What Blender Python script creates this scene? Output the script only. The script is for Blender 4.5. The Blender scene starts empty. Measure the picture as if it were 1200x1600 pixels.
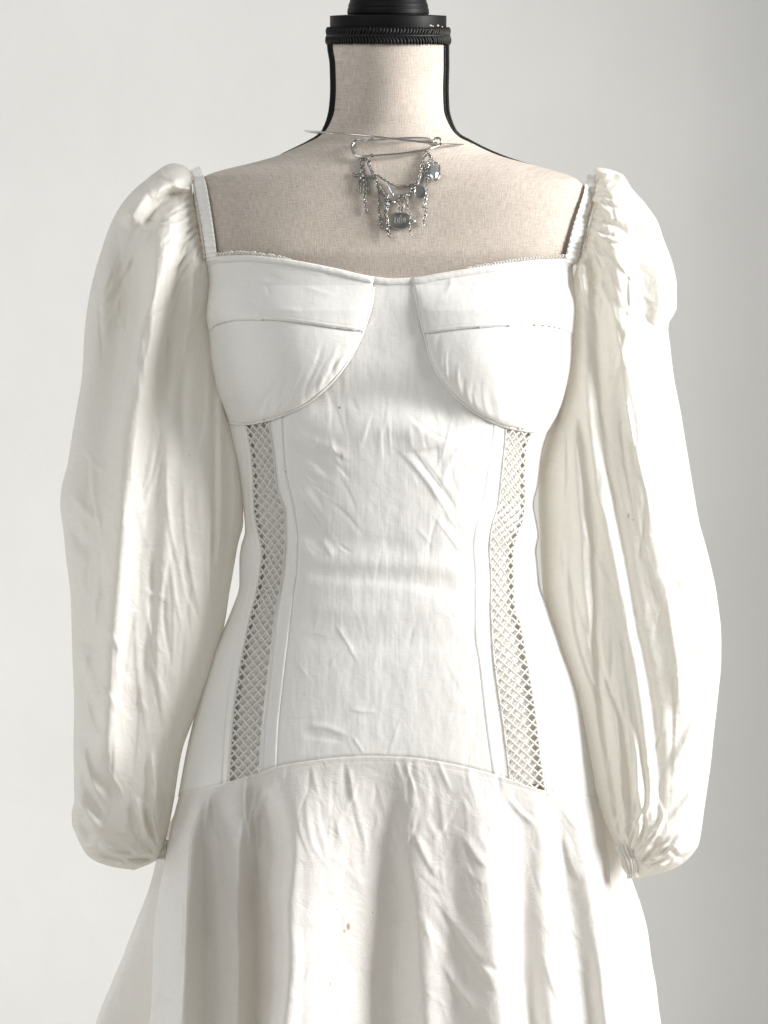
import bpy, math
import numpy as np
from mathutils import Vector

rng = np.random.default_rng(7)
sc = bpy.context.scene
COL = sc.collection
PI = math.pi

# ------------------------------------------------------------------ camera, light, exposure
S = 0.00056            # metres per photo pixel at the plane of the dress
DC = 1.9               # camera distance from that plane
ZC = (2650 - 800) * S  # camera height
cam_d = bpy.data.cameras.new('camera')
cam = bpy.data.objects.new('camera', cam_d)
COL.objects.link(cam)
cam.location = (0, -DC, ZC)
cam.rotation_euler = (PI / 2, 0, 0)
cam_d.sensor_fit = 'VERTICAL'
cam_d.sensor_height = 36
cam_d.lens = 36 * DC / (1600 * S)
cam_d.clip_end = 50
cam_d.clip_start = 0.05
sc.camera = cam
sc.render.resolution_x, sc.render.resolution_y = 768, 1024

w = bpy.data.worlds.new('World')
sc.world = w
w.use_nodes = True
bg = w.node_tree.nodes['Background']
bg.inputs[0].default_value = (0.94, 0.98, 0.985, 1)
bg.inputs[1].default_value = 0.30


def area(name, loc, target, sx, sy, watts, col, spread=180):
    l = bpy.data.lights.new(name, 'AREA')
    l.shape = 'RECTANGLE'
    l.size, l.size_y = sx, sy
    l.energy = watts
    l.color = col
    l.spread = math.radians(spread)
    o = bpy.data.objects.new(name, l)
    COL.objects.link(o)
    o.location = loc
    o.rotation_euler = (Vector(target) - Vector(loc)).to_track_quat('-Z', 'Y').to_euler()
    return o


area('window_light', (2.9, -0.76, 1.98), (0.05, 0.0, 1.02), 1.2, 1.6, 66, (1.0, 0.98, 0.96), 100)
area('fill_light', (-1.25, -1.9, 2.2), (0.0, 0.0, 0.98), 1.6, 1.6, 18, (1.0, 0.995, 0.98))  # added soft fill from the left, lifting the shaded side of the dress
area('wall_fill_light', (-1.9, 0.12, 0.60), (-0.5, 0.8, 0.45), 0.8, 0.8, 8, (0.97, 0.985, 1.0))  # added lamp out of view, brightens only the lower left of the wall
sc.view_settings.view_transform = 'Standard'
sc.view_settings.look = 'None'
sc.view_settings.gamma = 1
sc.view_settings.exposure = 0.0
sc.cycles.max_bounces = 10
sc.cycles.diffuse_bounces = 5
sc.cycles.transmission_bounces = 6


# ------------------------------------------------------------------ maths helpers
def P(X, Y, d):
    """photo pixel (X, Y) at d pixels in front of the dress plane -> world metres"""
    X = np.asarray(X, float); Y = np.asarray(Y, float); d = np.asarray(d, float)
    y = -d * S
    k = (DC + y) / DC
    return np.stack(np.broadcast_arrays((X - 600) * S * k, y, ZC + (800 - Y) * S * k), -1)


def pchip(pts):
    p = np.array(sorted(pts), float)
    x, y = p[:, 0], p[:, 1]
    h = np.diff(x); dl = np.diff(y) / h
    m = np.zeros_like(y)
    m[1:-1] = np.where(dl[:-1] * dl[1:] > 0, 2 * dl[:-1] * dl[1:] / np.where(dl[:-1] + dl[1:] == 0, 1, dl[:-1] + dl[1:]), 0)
    m[0], m[-1] = dl[0], dl[-1]

    def f(q):
        q = np.clip(np.asarray(q, float), x[0], x[-1])
        i = np.clip(np.searchsorted(x, q, side='right') - 1, 0, len(h) - 1)
        t = (q - x[i]) / h[i]
        return ((1 + 2 * t) * (1 - t) ** 2 * y[i] + t * (1 - t) ** 2 * h[i] * m[i]
                + t * t * (3 - 2 * t) * y[i + 1] + t * t * (t - 1) * h[i] * m[i + 1])
    return f


def catmull(pts, n):
    """smooth path through the points, n samples"""
    p = np.array(pts, float)
    q = np.vstack([2 * p[0] - p[1], p, 2 * p[-1] - p[-2]])
    seg = np.linalg.norm(np.diff(p, axis=0), axis=1)
    cum = np.r_[0, np.cumsum(seg)]
    s = np.linspace(0, cum[-1], n)
    i = np.clip(np.searchsorted(cum, s, side='right') - 1, 0, len(seg) - 1)
    t = ((s - cum[i]) / np.maximum(seg[i], 1e-9))[:, None]
    p0, p1, p2, p3 = q[i], q[i + 1], q[i + 2], q[i + 3]
    return 0.5 * (2 * p1 + (p2 - p0) * t + (2 * p0 - 5 * p1 + 4 * p2 - p3) * t ** 2 + (3 * p1 - p0 - 3 * p2 + p3) * t ** 3)


def poly_dist(X, Y, path):
    """signed distance (right of a downward path is positive) and place along it 0..1"""
    best = np.full(X.shape, 1e9); sd = np.zeros(X.shape); al = np.zeros(X.shape)
    seg = np.diff(path, axis=0); ln = np.hypot(seg[:, 0], seg[:, 1]); cum = np.r_[0, np.cumsum(ln)]
    for k in range(len(seg)):
        dx, dy = seg[k]
        px, py = X - path[k, 0], Y - path[k, 1]
        t = np.clip((px * dx + py * dy) / (ln[k] ** 2 + 1e-9), 0, 1)
        d2 = (px - t * dx) ** 2 + (py - t * dy) ** 2
        b = d2 < best
        best = np.where(b, d2, best)
        sgn = np.where(dx * py - dy * px > 0, -1.0, 1.0)
        sd = np.where(b, sgn * np.sqrt(d2), sd)
        al = np.where(b, (cum[k] + t * ln[k]) / cum[-1], al)
    return sd, al


def strokes(X, Y, lst):
    """sum of soft creases: (height, width left, width right, points[, fade])"""
    out = np.zeros(X.shape)
    for st in lst:
        amp, wl, wr, pts = st[:4]
        fade = st[4] if len(st) > 4 else 0.25
        path = catmull(pts, max(6, 4 * len(pts))) if len(pts) > 2 else np.array(pts, float)
        mg = 3 * max(wl, wr)
        m = ((X > path[:, 0].min() - mg) & (X < path[:, 0].max() + mg) & (Y > path[:, 1].min() - mg) & (Y < path[:, 1].max() + mg))
        if not m.any():
            continue
        s, a = poly_dist(X[m], Y[m], path)
        f0 = np.clip(a / fade, 0, 1) if fade > 0 else 1
        f1 = np.clip((1 - a) / fade, 0, 1) if fade > 0 else 1
        fd = f0 * f0 * (3 - 2 * f0) * f1 * f1 * (3 - 2 * f1) if fade > 0 else 1
        ww = np.where(s < 0, wl, wr)
        out[m] += amp * fd * np.exp(-(s / ww) ** 2)
    return out


def creases(n, box, ang, sd, length, amp, wd, seed, sharp=2.6):
    """n thin creases scattered in box, each sharp on one side and soft on the other"""
    r = np.random.default_rng(seed)
    out = []
    for _ in range(n):
        x, y = r.uniform(box[0], box[2]), r.uniform(box[1], box[3])
        a = math.radians(ang + r.normal(0, sd)); b = a + math.radians(r.normal(0, 14))
        L_ = length * r.uniform(.4, 1.3) / 2
        w0 = wd * r.uniform(.7, 1.3)
        w1 = w0 * r.uniform(1.2, sharp)
        if r.random() < .5: w0, w1 = w1, w0
        out.append((amp * r.uniform(.4, 1.2) * (1 if r.random() < .65 else -1), w0, w1,
                    [(x - L_ * math.cos(a), y - L_ * math.sin(a)), (x, y), (x + L_ * math.cos(b), y + L_ * math.sin(b))], .45))
    return out


_perm = np.random.default_rng(3).permutation(512)
_perm = np.r_[_perm, _perm, _perm]
_gr = np.random.default_rng(4).normal(size=(512, 2))
_gr /= np.linalg.norm(_gr, axis=1)[:, None]


def noise2(x, y):
    xi = np.floor(x).astype(int); yi = np.floor(y).astype(int)
    fx, fy = x - xi, y - yi
    u = fx ** 3 * (fx * (6 * fx - 15) + 10); v = fy ** 3 * (fy * (6 * fy - 15) + 10)

    def g(ix, iy, dx, dy):
        h = _perm[(_perm[ix & 511] + (iy & 511)) & 511]
        return _gr[h, 0] * dx + _gr[h, 1] * dy
    a = g(xi, yi, fx, fy); b = g(xi + 1, yi, fx - 1, fy)
    c = g(xi, yi + 1, fx, fy - 1); e = g(xi + 1, yi + 1, fx - 1, fy - 1)
    return (a + (b - a) * u) + ((c + (e - c) * u) - (a + (b - a) * u)) * v


def fbm(x, y, o=4):
    s, a = 0, 1
    for k in range(o):
        s = s + a * noise2(x * 2 ** k + 17.3 * k, y * 2 ** k - 9.1 * k); a *= .5
    return s


def crumple(x, y):
    """sharp irregular creases"""
    wx = x + 0.6 * noise2(x * .7 + 5, y * .7); wy = y + 0.6 * noise2(x * .7 - 8, y * .7 + 3)
    return (0.35 - np.abs(noise2(wx, wy))) + 0.5 * (0.35 - np.abs(noise2(wx * 2.1 + 3, wy * 2.1)))


def relax(Q, su, sv, pin, iters, bend=0.012, kick=1.5, wrap=False, seed=1):
    """cloth with a little too much length in it: buckles into wrinkles round the shape Q (pixels)"""
    r = np.random.default_rng(seed)
    nv, nu = Q.shape[:2]
    jj, ii = np.meshgrid(np.arange(nu), np.arange(nv))
    X = Q.copy()
    nz = np.zeros((nv, nu))
    for f in (0.05, 0.11, 0.2):
        nz += noise2(jj * f + 40 * seed, ii * f * 0.7 + 13 * seed)
    X[..., 2] += kick * nz
    sh = lambda A: np.roll(A, -1, axis=1) if wrap else A[:, 1:]
    base = lambda A: A if wrap else A[:, :-1]
    ru = np.linalg.norm(sh(Q) - base(Q), axis=-1) * base(np.broadcast_to(su, (nv, nu)))
    rv = np.linalg.norm(Q[1:] - Q[:-1], axis=-1) * np.broadcast_to(sv, (nv, nu))[:-1]
    smean = 0.5 * (np.broadcast_to(su, (nv, nu)) + np.broadcast_to(sv, (nv, nu)))
    rd1 = np.linalg.norm(sh(Q)[1:] - base(Q)[:-1], axis=-1) * base(smean)[:-1]
    rd2 = np.linalg.norm(base(Q)[1:] - sh(Q)[:-1], axis=-1) * base(smean)[:-1]
    pin = np.broadcast_to(pin, (nv, nu))[..., None]

    def lap(U):
        L = np.zeros_like(U)
        if wrap:
            L += np.roll(U, 1, 1) + np.roll(U, -1, 1) - 2 * U
        else:
            L[:, 1:-1] += U[:, 2:] + U[:, :-2] - 2 * U[:, 1:-1]
        L[1:-1] += U[2:] + U[:-2] - 2 * U[1:-1]
        return L
    for it in range(iters):
        C = np.zeros_like(X)

        def edge(a, b, rest, k):
            dv = b - a
            ln = np.linalg.norm(dv, axis=-1)
            return dv * (k * (ln - rest) / np.maximum(ln, 1e-6))[..., None]
        e = edge(base(X), sh(X), ru, .5)
        if wrap:
            C += e; C -= np.roll(e, 1, 1)
        else:
            C[:, :-1] += e; C[:, 1:] -= e
        e = edge(X[:-1], X[1:], rv, .5)
        C[:-1] += e; C[1:] -= e
        for a, b, rest, order in ((base(X)[:-1], sh(X)[1:], rd1, 0), (sh(X)[:-1], base(X)[1:], rd2, 1)):
            e = edge(a, b, rest, .2)
            if wrap:
                if order == 0:
                    C[:-1] += e; C[1:] -= np.roll(e, 1, 1)
                else:
                    C[:-1] += np.roll(e, 1, 1); C[1:] -= e
            else:
                if order == 0:
                    C[:-1, :-1] += e; C[1:, 1:] -= e
                else:
                    C[:-1, 1:] += e; C[1:, :-1] -= e
        X = X + 0.42 * C
        U = X - Q
        X = X - bend * lap(lap(U)) - pin * U
    return X - Q


def upsample(U, nv, nu, wrap=False):
    a, b = U.shape[:2]
    V = np.concatenate([U, U[:, :1]], 1) if wrap else U
    b2 = V.shape[1]
    fi = np.linspace(0, a - 1, nv); fj = np.linspace(0, b2 - 1, nu + 1)[:-1] if wrap else np.linspace(0, b2 - 1, nu)

    def cub(A, f, n):
        i = np.clip(np.floor(f).astype(int), 0, n - 2); t = (f - i)
        g = lambda k: A[np.clip(i + k, 0, n - 1)]
        t = t.reshape((-1,) + (1,) * (A.ndim - 1))
        p0, p1, p2, p3 = g(-1), g(0), g(1), g(2)
        return 0.5 * (2 * p1 + (p2 - p0) * t + (2 * p0 - 5 * p1 + 4 * p2 - p3) * t ** 2 + (3 * p1 - p0 - 3 * p2 + p3) * t ** 3)
    R = cub(V, fi, a)
    R = np.swapaxes(cub(np.swapaxes(R, 0, 1), fj, b2), 0, 1)
    return R


# ------------------------------------------------------------------ mesh helpers
def mesh_np(name, V, F, mat, parent=None, uv=None, smooth=True):
    V = np.asarray(V, np.float32).reshape(-1, 3); F = np.asarray(F, np.int32)
    me = bpy.data.meshes.new(name)
    k = F.shape[1]
    me.vertices.add(len(V)); me.vertices.foreach_set('co', V.ravel())
    me.loops.add(F.size); me.loops.foreach_set('vertex_index', F.ravel())
    me.polygons.add(len(F))
    me.polygons.foreach_set('loop_start', np.arange(0, F.size, k, dtype=np.int32))
    me.polygons.foreach_set('use_smooth', np.full(len(F), smooth))
    if uv is not None:
        l = me.uv_layers.new(name='UVMap')
        l.data.foreach_set('uv', np.asarray(uv, np.float32)[F.ravel()].ravel())
    me.update(calc_edges=True); me.validate()
    if mat: me.materials.append(mat)
    o = bpy.data.objects.new(name, me)
    COL.objects.link(o)
    if parent is not None:
        o.parent = parent
        o.matrix_parent_inverse = parent_inv(parent)
    return o


def parent_inv(p):
    # an Empty sits at its location; a mesh part has its vertices in world space
    from mathutils import Matrix
    return Matrix.Translation(p.location).inverted() if p.type == 'EMPTY' else Matrix.Identity(4)


def grid_faces(nv, nu, wrap=False):
    j = np.arange(nu if wrap else nu - 1); i = np.arange(nv - 1)
    J, I = np.meshgrid(j, i)
    J2 = (J + 1) % nu
    return np.stack([I * nu + J, (I + 1) * nu + J, (I + 1) * nu + J2, I * nu + J2], -1).reshape(-1, 4)


def sub_mesh(name, V, F, keep, mat, parent, uv):
    F = F[keep]
    u, inv = np.unique(F.ravel(), return_inverse=True)
    return mesh_np(name, V[u], inv.reshape(-1, 4), mat, parent, uv[u] if uv is not None else None)


def tube_np(path, r, n=8, closed=False, caps=True):
    """tube round a path of world points (m,3); r scalar or (m,)"""
    p = np.asarray(path, float); m = len(p)
    r = np.broadcast_to(np.asarray(r, float), (m,))
    if closed:
        t = np.roll(p, -1, 0) - np.roll(p, 1, 0)
    else:
        t = np.gradient(p, axis=0)
    t /= np.maximum(np.linalg.norm(t, axis=1), 1e-12)[:, None]
    a = np.array([0, -1.0, 0.05])
    nrm = np.zeros_like(p)
    v = a - t[0] * (a @ t[0])
    if np.linalg.norm(v) < 1e-3:
        a = np.array([1.0, 0, 0]); v = a - t[0] * (a @ t[0])
    v /= np.linalg.norm(v)
    for i in range(m):
        v = v - t[i] * (v @ t[i]); v /= max(np.linalg.norm(v), 1e-9)
        nrm[i] = v
    bi = np.cross(t, nrm)
    th = np.linspace(0, 2 * PI, n, endpoint=False)
    V = p[:, None] + r[:, None, None] * (np.cos(th)[None, :, None] * nrm[:, None] + np.sin(th)[None, :, None] * bi[:, None])
    V = V.reshape(-1, 3)
    rows = m + 1 if closed else m
    F = grid_faces(rows, n, True)
    if closed:
        F = F % (m * n)
    return V, F


class Bag:
    """collects quads and builds ONE mesh"""
    def __init__(s): s.V = []; s.F = []; s.n = 0

    def add(s, V, F):
        V = np.asarray(V, float).reshape(-1, 3); F = np.asarray(F)
        s.V.append(V); s.F.append(F + s.n); s.n += len(V); return s

    def tube(s, path, r, n=8, closed=False):
        return s.add(*tube_np(path, r, n, closed))

    def ball(s, c, r, nu=8, nv=6):
        th = np.linspace(0, 2 * PI, nu, endpoint=False); ph = np.linspace(0.02, PI - 0.02, nv)
        r = np.broadcast_to(np.asarray(r, float), (3,))
        V = np.stack([np.outer(np.sin(ph), np.cos(th)) * r[0], np.outer(np.sin(ph), np.sin(th)) * r[1], np.outer(np.cos(ph), np.ones(nu)) * r[2]], -1)
        return s.add(V.reshape(-1, 3) + np.asarray(c), grid_faces(nv, nu, True)[:, ::-1])

    def build(s, name, mat, parent=None, smooth=True):
        return mesh_np(name, np.vstack(s.V), np.vstack(s.F), mat, parent, None, smooth)


def tag(o, label=None, cat=None, kind=None):
    if label: o['label'] = label
    if cat: o['category'] = cat
    if kind: o['kind'] = kind
    return o


def empty(name, loc, label, cat):
    o = bpy.data.objects.new(name, None)
    o.empty_display_size = 0.05
    COL.objects.link(o)
    o.location = loc
    return tag(o, label, cat)


# ------------------------------------------------------------------ materials
def nodes(name):
    m = bpy.data.materials.new(name); m.use_nodes = True
    t = m.node_tree
    return m, t.nodes, t.links, t.nodes['Principled BSDF'], t.nodes['Material Output']


def N(ns, typ, **kw):
    n = ns.new(typ)
    for k, v in kw.items():
        if isinstance(v, tuple) and k.startswith('i_'): n.inputs[k[2:]].default_value = v
        elif k.startswith('i_'): n.inputs[k[2:]].default_value = v
        else: setattr(n, k, v)
    return n


def cloth_mat(name, base, transl=0.12, rough=0.5, stains=(), crum=0.5):
    m, ns, ln, b, out = nodes(name)
    tc = N(ns, 'ShaderNodeTexCoord')
    mp = N(ns, 'ShaderNodeMapping'); mp.inputs['Scale'].default_value = (900, 75, 1)
    ln.new(tc.outputs['UV'], mp.inputs['Vector'])
    n1 = N(ns, 'ShaderNodeTexNoise', i_Scale=1.0, i_Detail=3.0, i_Roughness=.6)
    ln.new(mp.outputs[0], n1.inputs['Vector'])
    mp2 = N(ns, 'ShaderNodeMapping'); mp2.inputs['Scale'].default_value = (100, 1100, 1)
    ln.new(tc.outputs['UV'], mp2.inputs['Vector'])
    n2 = N(ns, 'ShaderNodeTexNoise', i_Scale=1.0, i_Detail=2.0)
    ln.new(mp2.outputs[0], n2.inputs['Vector'])
    n3 = N(ns, 'ShaderNodeTexNoise', i_Scale=55.0, i_Detail=5.0, i_Roughness=.55, i_Distortion=.8)
    ln.new(tc.outputs['UV'], n3.inputs['Vector'])
    ad = N(ns, 'ShaderNodeMath', operation='ADD'); ln.new(n1.outputs[0], ad.inputs[0]); ln.new(n2.outputs[0], ad.inputs[1])
    bp1 = N(ns, 'ShaderNodeBump', i_Strength=.12, i_Distance=.0006); ln.new(ad.outputs[0], bp1.inputs['Height'])
    bp2 = N(ns, 'ShaderNodeBump', i_Strength=crum, i_Distance=.0022); ln.new(n3.outputs[0], bp2.inputs['Height'])
    ln.new(bp1.outputs[0], bp2.inputs['Normal'])
    cr = N(ns, 'ShaderNodeMapRange'); cr.inputs['From Min'].default_value = .6; cr.inputs['From Max'].default_value = 1.4
    cr.inputs['To Min'].default_value = .955; cr.inputs['To Max'].default_value = 1.03
    ln.new(ad.outputs[0], cr.inputs['Value'])
    mx = N(ns, 'ShaderNodeMix', data_type='RGBA', blend_type='MULTIPLY'); mx.inputs[0].default_value = 1
    mx.inputs[6].default_value = base + (1,)
    ln.new(cr.outputs[0], mx.inputs[7])
    col = mx.outputs[2]
    for (X, Y, rx, ry, c, k) in stains:
        mpp = N(ns, 'ShaderNodeMapping'); mpp.vector_type = 'POINT'
        sx, sy = 1 / (rx * S), 1 / (ry * S)
        mpp.inputs['Scale'].default_value = (sx, sy, 0)
        mpp.inputs['Location'].default_value = (-X * S * sx, Y * S * sy, 0)
        nz = N(ns, 'ShaderNodeTexNoise', i_Scale=900.0, i_Detail=2.0); ln.new(tc.outputs['UV'], nz.inputs['Vector'])
        ln.new(tc.outputs['UV'], mpp.inputs['Vector'])
        le = N(ns, 'ShaderNodeVectorMath', operation='LENGTH'); ln.new(mpp.outputs[0], le.inputs[0])
        su = N(ns, 'ShaderNodeMath', operation='ADD'); ln.new(le.outputs['Value'], su.inputs[0]); ln.new(nz.outputs[0], su.inputs[1])
        mr = N(ns, 'ShaderNodeMapRange'); mr.inputs['From Min'].default_value = 1.5; mr.inputs['From Max'].default_value = .7
        mr.inputs['To Max'].default_value = k
        ln.new(su.outputs[0], mr.inputs['Value'])
        m2 = N(ns, 'ShaderNodeMix', data_type='RGBA'); ln.new(mr.outputs[0], m2.inputs[0]); ln.new(col, m2.inputs[6]); m2.inputs[7].default_value = c + (1,)
        col = m2.outputs[2]
    ln.new(col, b.inputs['Base Color'])
    b.inputs['Roughness'].default_value = rough
    b.inputs['Specular IOR Level'].default_value = .42
    b.inputs['Sheen Weight'].default_value = .12
    b.inputs['Sheen Roughness'].default_value = .4
    ln.new(bp2.outputs[0], b.inputs['Normal'])
    tr = N(ns, 'ShaderNodeBsdfTranslucent'); tr.inputs[0].default_value = (.89, .855, .775, 1)
    ln.new(bp2.outputs[0], tr.inputs['Normal'])
    ms = N(ns, 'ShaderNodeMixShader'); ms.inputs[0].default_value = transl
    ln.new(b.outputs[0], ms.inputs[1]); ln.new(tr.outputs[0], ms.inputs[2])
    ln.new(ms.outputs[0], out.inputs['Surface'])
    return m


BROWN = (.20, .10, .05)
TAN = (.45, .33, .2)
WHITE = (.86, .85, .825)
M_panel = cloth_mat('white_linen_cotton', WHITE, .05, .55, [(534, 712, 2.2, 9, TAN, .7), (530, 637, 3, 2.5, BROWN, .8), (446, 737, 1.5, 3, TAN, .8)], .22)
M_sleeve = cloth_mat('white_sleeve_sateen', (.885, .875, .848), .34, .46, [(982, 806, 2.0, 6, BROWN, .85), (989, 812, 3.5, 2, TAN, .7), (296, 712, 1.3, 2, BROWN, .7)], .7)
M_skirt = cloth_mat('white_skirt_sateen', (.875, .86, .838), .24, .42, [(544, 1448, 4.0, 8, (.33, .15, .09), .9), (538, 1455, 3, 4, (.4, .2, .12), .7), (516, 1538, 2, 7, TAN, .8), (398, 1196, 2, 5, TAN, .6), (582, 1426, 1.5, 2, BROWN, .8), (526, 1421, 1.5, 1.5, BROWN, .8)], .55)
M_thread = cloth_mat('white_cotton_thread', (.90, .89, .87), .35, .6, (), .0)


def simple(name, col, rough=.5, metal=0.0, bump=None, spec=.5, sheen=0):
    m, ns, ln, b, out = nodes(name)
    b.inputs['Base Color'].default_value = col + (1,)
    b.inputs['Roughness'].default_value = rough
    b.inputs['Metallic'].default_value = metal
    b.inputs['Specular IOR Level'].default_value = spec
    b.inputs['Sheen Weight'].default_value = sheen
    if bump:
        tc = N(ns, 'ShaderNodeTexCoord')
        n1 = N(ns, 'ShaderNodeTexNoise', i_Scale=bump[0], i_Detail=4.0); ln.new(tc.outputs['Object'], n1.inputs['Vector'])
        bp = N(ns, 'ShaderNodeBump', i_Strength=bump[1], i_Distance=bump[2]); ln.new(n1.outputs[0], bp.inputs['Height'])
        ln.new(bp.outputs[0], b.inputs['Normal'])
        rr = N(ns, 'ShaderNodeMapRange'); rr.inputs['To Min'].default_value = rough * .75; rr.inputs['To Max'].default_value = min(1, rough * 1.3)
        ln.new(n1.outputs[0], rr.inputs['Value']); ln.new(rr.outputs[0], b.inputs['Roughness'])
    return m


M_silver = simple('silver_metal', (.62, .61, .59), .16, 1.0, (900, .25, .0003))
M_chain = simple('oxidised_silver', (.36, .355, .34), .22, 1.0, (900, .3, .0003))
M_cord = simple('black_braid_cord', (.003, .003, .0035), .5, 0, (1500, .4, .0004), .3, .02)
M_black = simple('black_turned_wood', (.004, .004, .0045), .5, 0, (60, .15, .001), .16)
M_enamel = simple('grey_green_enamel', (.17, .175, .165), .3, .4, (400, .2, .0004))
M_mark = simple('worn_silver_print', (.36, .36, .33), .4, .5, (600, .2, .0003))
M_chip = simple('bare_plaster_chip', (.75, .68, .58), .8)


def linen():
    m, ns, ln, b, out = nodes('beige_linen')
    tc = N(ns, 'ShaderNodeTexCoord')
    hs = []
    for sc_, d in (((1000, 120, 1), 3), ((130, 1300, 1), 3)):
        mp = N(ns, 'ShaderNodeMapping'); mp.inputs['Scale'].default_value = sc_
        ln.new(tc.outputs['UV'], mp.inputs['Vector'])
        n1 = N(ns, 'ShaderNodeTexNoise', i_Scale=1.0, i_Detail=float(d), i_Roughness=.65); ln.new(mp.outputs[0], n1.inputs['Vector'])
        hs.append(n1)
    ad = N(ns, 'ShaderNodeMath', operation='ADD'); ln.new(hs[0].outputs[0], ad.inputs[0]); ln.new(hs[1].outputs[0], ad.inputs[1])
    bp = N(ns, 'ShaderNodeBump', i_Strength=.45, i_Distance=.0007); ln.new(ad.outputs[0], bp.inputs['Height'])
    ln.new(bp.outputs[0], b.inputs['Normal'])
    big = N(ns, 'ShaderNodeTexNoise', i_Scale=14.0, i_Detail=3.0); ln.new(tc.outputs['UV'], big.inputs['Vector'])
    spk = N(ns, 'ShaderNodeTexNoise', i_Scale=420.0, i_Detail=2.0); ln.new(tc.outputs['UV'], spk.inputs['Vector'])
    sp = N(ns, 'ShaderNodeMapRange'); sp.inputs['From Min'].default_value = .68; sp.inputs['From Max'].default_value = .78
    sp.inputs['To Min'].default_value = 1; sp.inputs['To Max'].default_value = .55; ln.new(spk.outputs[0], sp.inputs['Value'])
    cr = N(ns, 'ShaderNodeValToRGB')
    cr.color_ramp.elements[0].position = .35; cr.color_ramp.elements[0].color = (.455, .392, .338, 1)
    cr.color_ramp.elements[1].position = .65; cr.color_ramp.elements[1].color = (.685, .615, .545, 1)
    hf = N(ns, 'ShaderNodeMath', operation='MULTIPLY'); hf.inputs[1].default_value = .5; ln.new(ad.outputs[0], hf.inputs[0])
    ln.new(hf.outputs[0], cr.inputs[0])
    mr = N(ns, 'ShaderNodeMapRange'); mr.inputs['From Min'].default_value = .3; mr.inputs['From Max'].default_value = .7
    mr.inputs['To Min'].default_value = .9; mr.inputs['To Max'].default_value = 1.06; ln.new(big.outputs[0], mr.inputs['Value'])
    ml = N(ns, 'ShaderNodeMath', operation='MULTIPLY'); ln.new(mr.outputs[0], ml.inputs[0]); ln.new(sp.outputs[0], ml.inputs[1])
    mx = N(ns, 'ShaderNodeMix', data_type='RGBA', blend_type='MULTIPLY'); mx.inputs[0].default_value = 1
    ln.new(cr.outputs[0], mx.inputs[6]); ln.new(ml.outputs[0], mx.inputs[7])
    ln.new(mx.outputs[2], b.inputs['Base Color'])
    b.inputs['Roughness'].default_value = .85
    b.inputs['Specular IOR Level'].default_value = .2
    b.inputs['Sheen Weight'].default_value = .1
    return m


M_linen = linen()


def plaster():
    m, ns, ln, b, out = nodes('white_plaster')
    tc = N(ns, 'ShaderNodeTexCoord')
    n1 = N(ns, 'ShaderNodeTexNoise', i_Scale=5.0, i_Detail=6.0); ln.new(tc.outputs['Object'], n1.inputs['Vector'])
    n2 = N(ns, 'ShaderNodeTexNoise', i_Scale=130.0, i_Detail=3.0); ln.new(tc.outputs['Object'], n2.inputs['Vector'])
    cr = N(ns, 'ShaderNodeValToRGB')
    cr.color_ramp.elements[0].position = .3; cr.color_ramp.elements[0].color = (.765, .763, .747, 1)
    cr.color_ramp.elements[1].position = .7; cr.color_ramp.elements[1].color = (.805, .805, .79, 1)
    ln.new(n1.outputs[0], cr.inputs[0]); ln.new(cr.outputs[0], b.inputs['Base Color'])
    bp = N(ns, 'ShaderNodeBump', i_Strength=.08, i_Distance=.002); ln.new(n2.outputs[0], bp.inputs['Height'])
    bp2 = N(ns, 'ShaderNodeBump', i_Strength=.15, i_Distance=.02); ln.new(n1.outputs[0], bp2.inputs['Height']); ln.new(bp.outputs[0], bp2.inputs['Normal'])
    ln.new(bp2.outputs[0], b.inputs['Normal'])
    b.inputs['Roughness'].default_value = .8
    return m


M_wall = plaster()
M_floor = simple('pale_floor', (.55, .53, .50), .6, 0, (8, .1, .002))

# ------------------------------------------------------------------ setting
WALL_Y = 0.75
kx = (DC + WALL_Y) / DC
xc = (1150 - 600) * S * kx          # the corner at the photo's right edge
# back wall with a soft shallow corner at the right edge of the picture
prof = [(-2.5, WALL_Y), (xc - .06, WALL_Y)]
for a in np.linspace(0, 1, 9)[1:]:
    prof.append((xc - .06 + .08 * a, WALL_Y - .02 * a * a))
prof += [(xc + .06, WALL_Y - .045), (xc + .5, WALL_Y - .30)]
b_ = Bag()
pv = np.array([(x, y, z) for z in (0, 2.7) for x, y in prof])
tag(b_.add(pv, grid_faces(2, len(prof))).build('wall', M_wall), kind='structure')
# unseen side wall, added to block window light from the back wall's right
b_ = Bag()
SX, SY0 = 1.2, .16
for q in ([(SX, SY0, 0), (SX, WALL_Y - .05, 0), (SX, WALL_Y - .05, 2.7), (SX, SY0, 2.7)], [(SX, SY0, 0), (SX + .12, SY0, 0), (SX + .12, SY0, 2.7), (SX, SY0, 2.7)]):
    b_.add(q, [[0, 1, 2, 3]])
tag(b_.build('wall', simple('cream_plaster', (.76, .66, .52), .8), None, False), kind='structure')  # cream tint chosen to bounce warm light onto the back wall
b_ = Bag()
tag(b_.add([(-2.5, -3.5, 0), (2.5, -3.5, 0), (2.5, WALL_Y, 0), (-2.5, WALL_Y, 0)], [[0, 1, 2, 3]]).build('floor', M_floor), kind='structure')

b_ = Bag()  # unseen wall behind the camera, added dark to dim reflections and frontal light
tag(b_.add([(-2.5, -3.4, 0), (-2.5, -3.4, 2.7), (2.5, -3.4, 2.7), (2.5, -3.4, 0)], [[0, 1, 2, 3]]).build('wall', simple('dim_unseen_wall', (.28, .27, .25), .8)), kind='structure')

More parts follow.
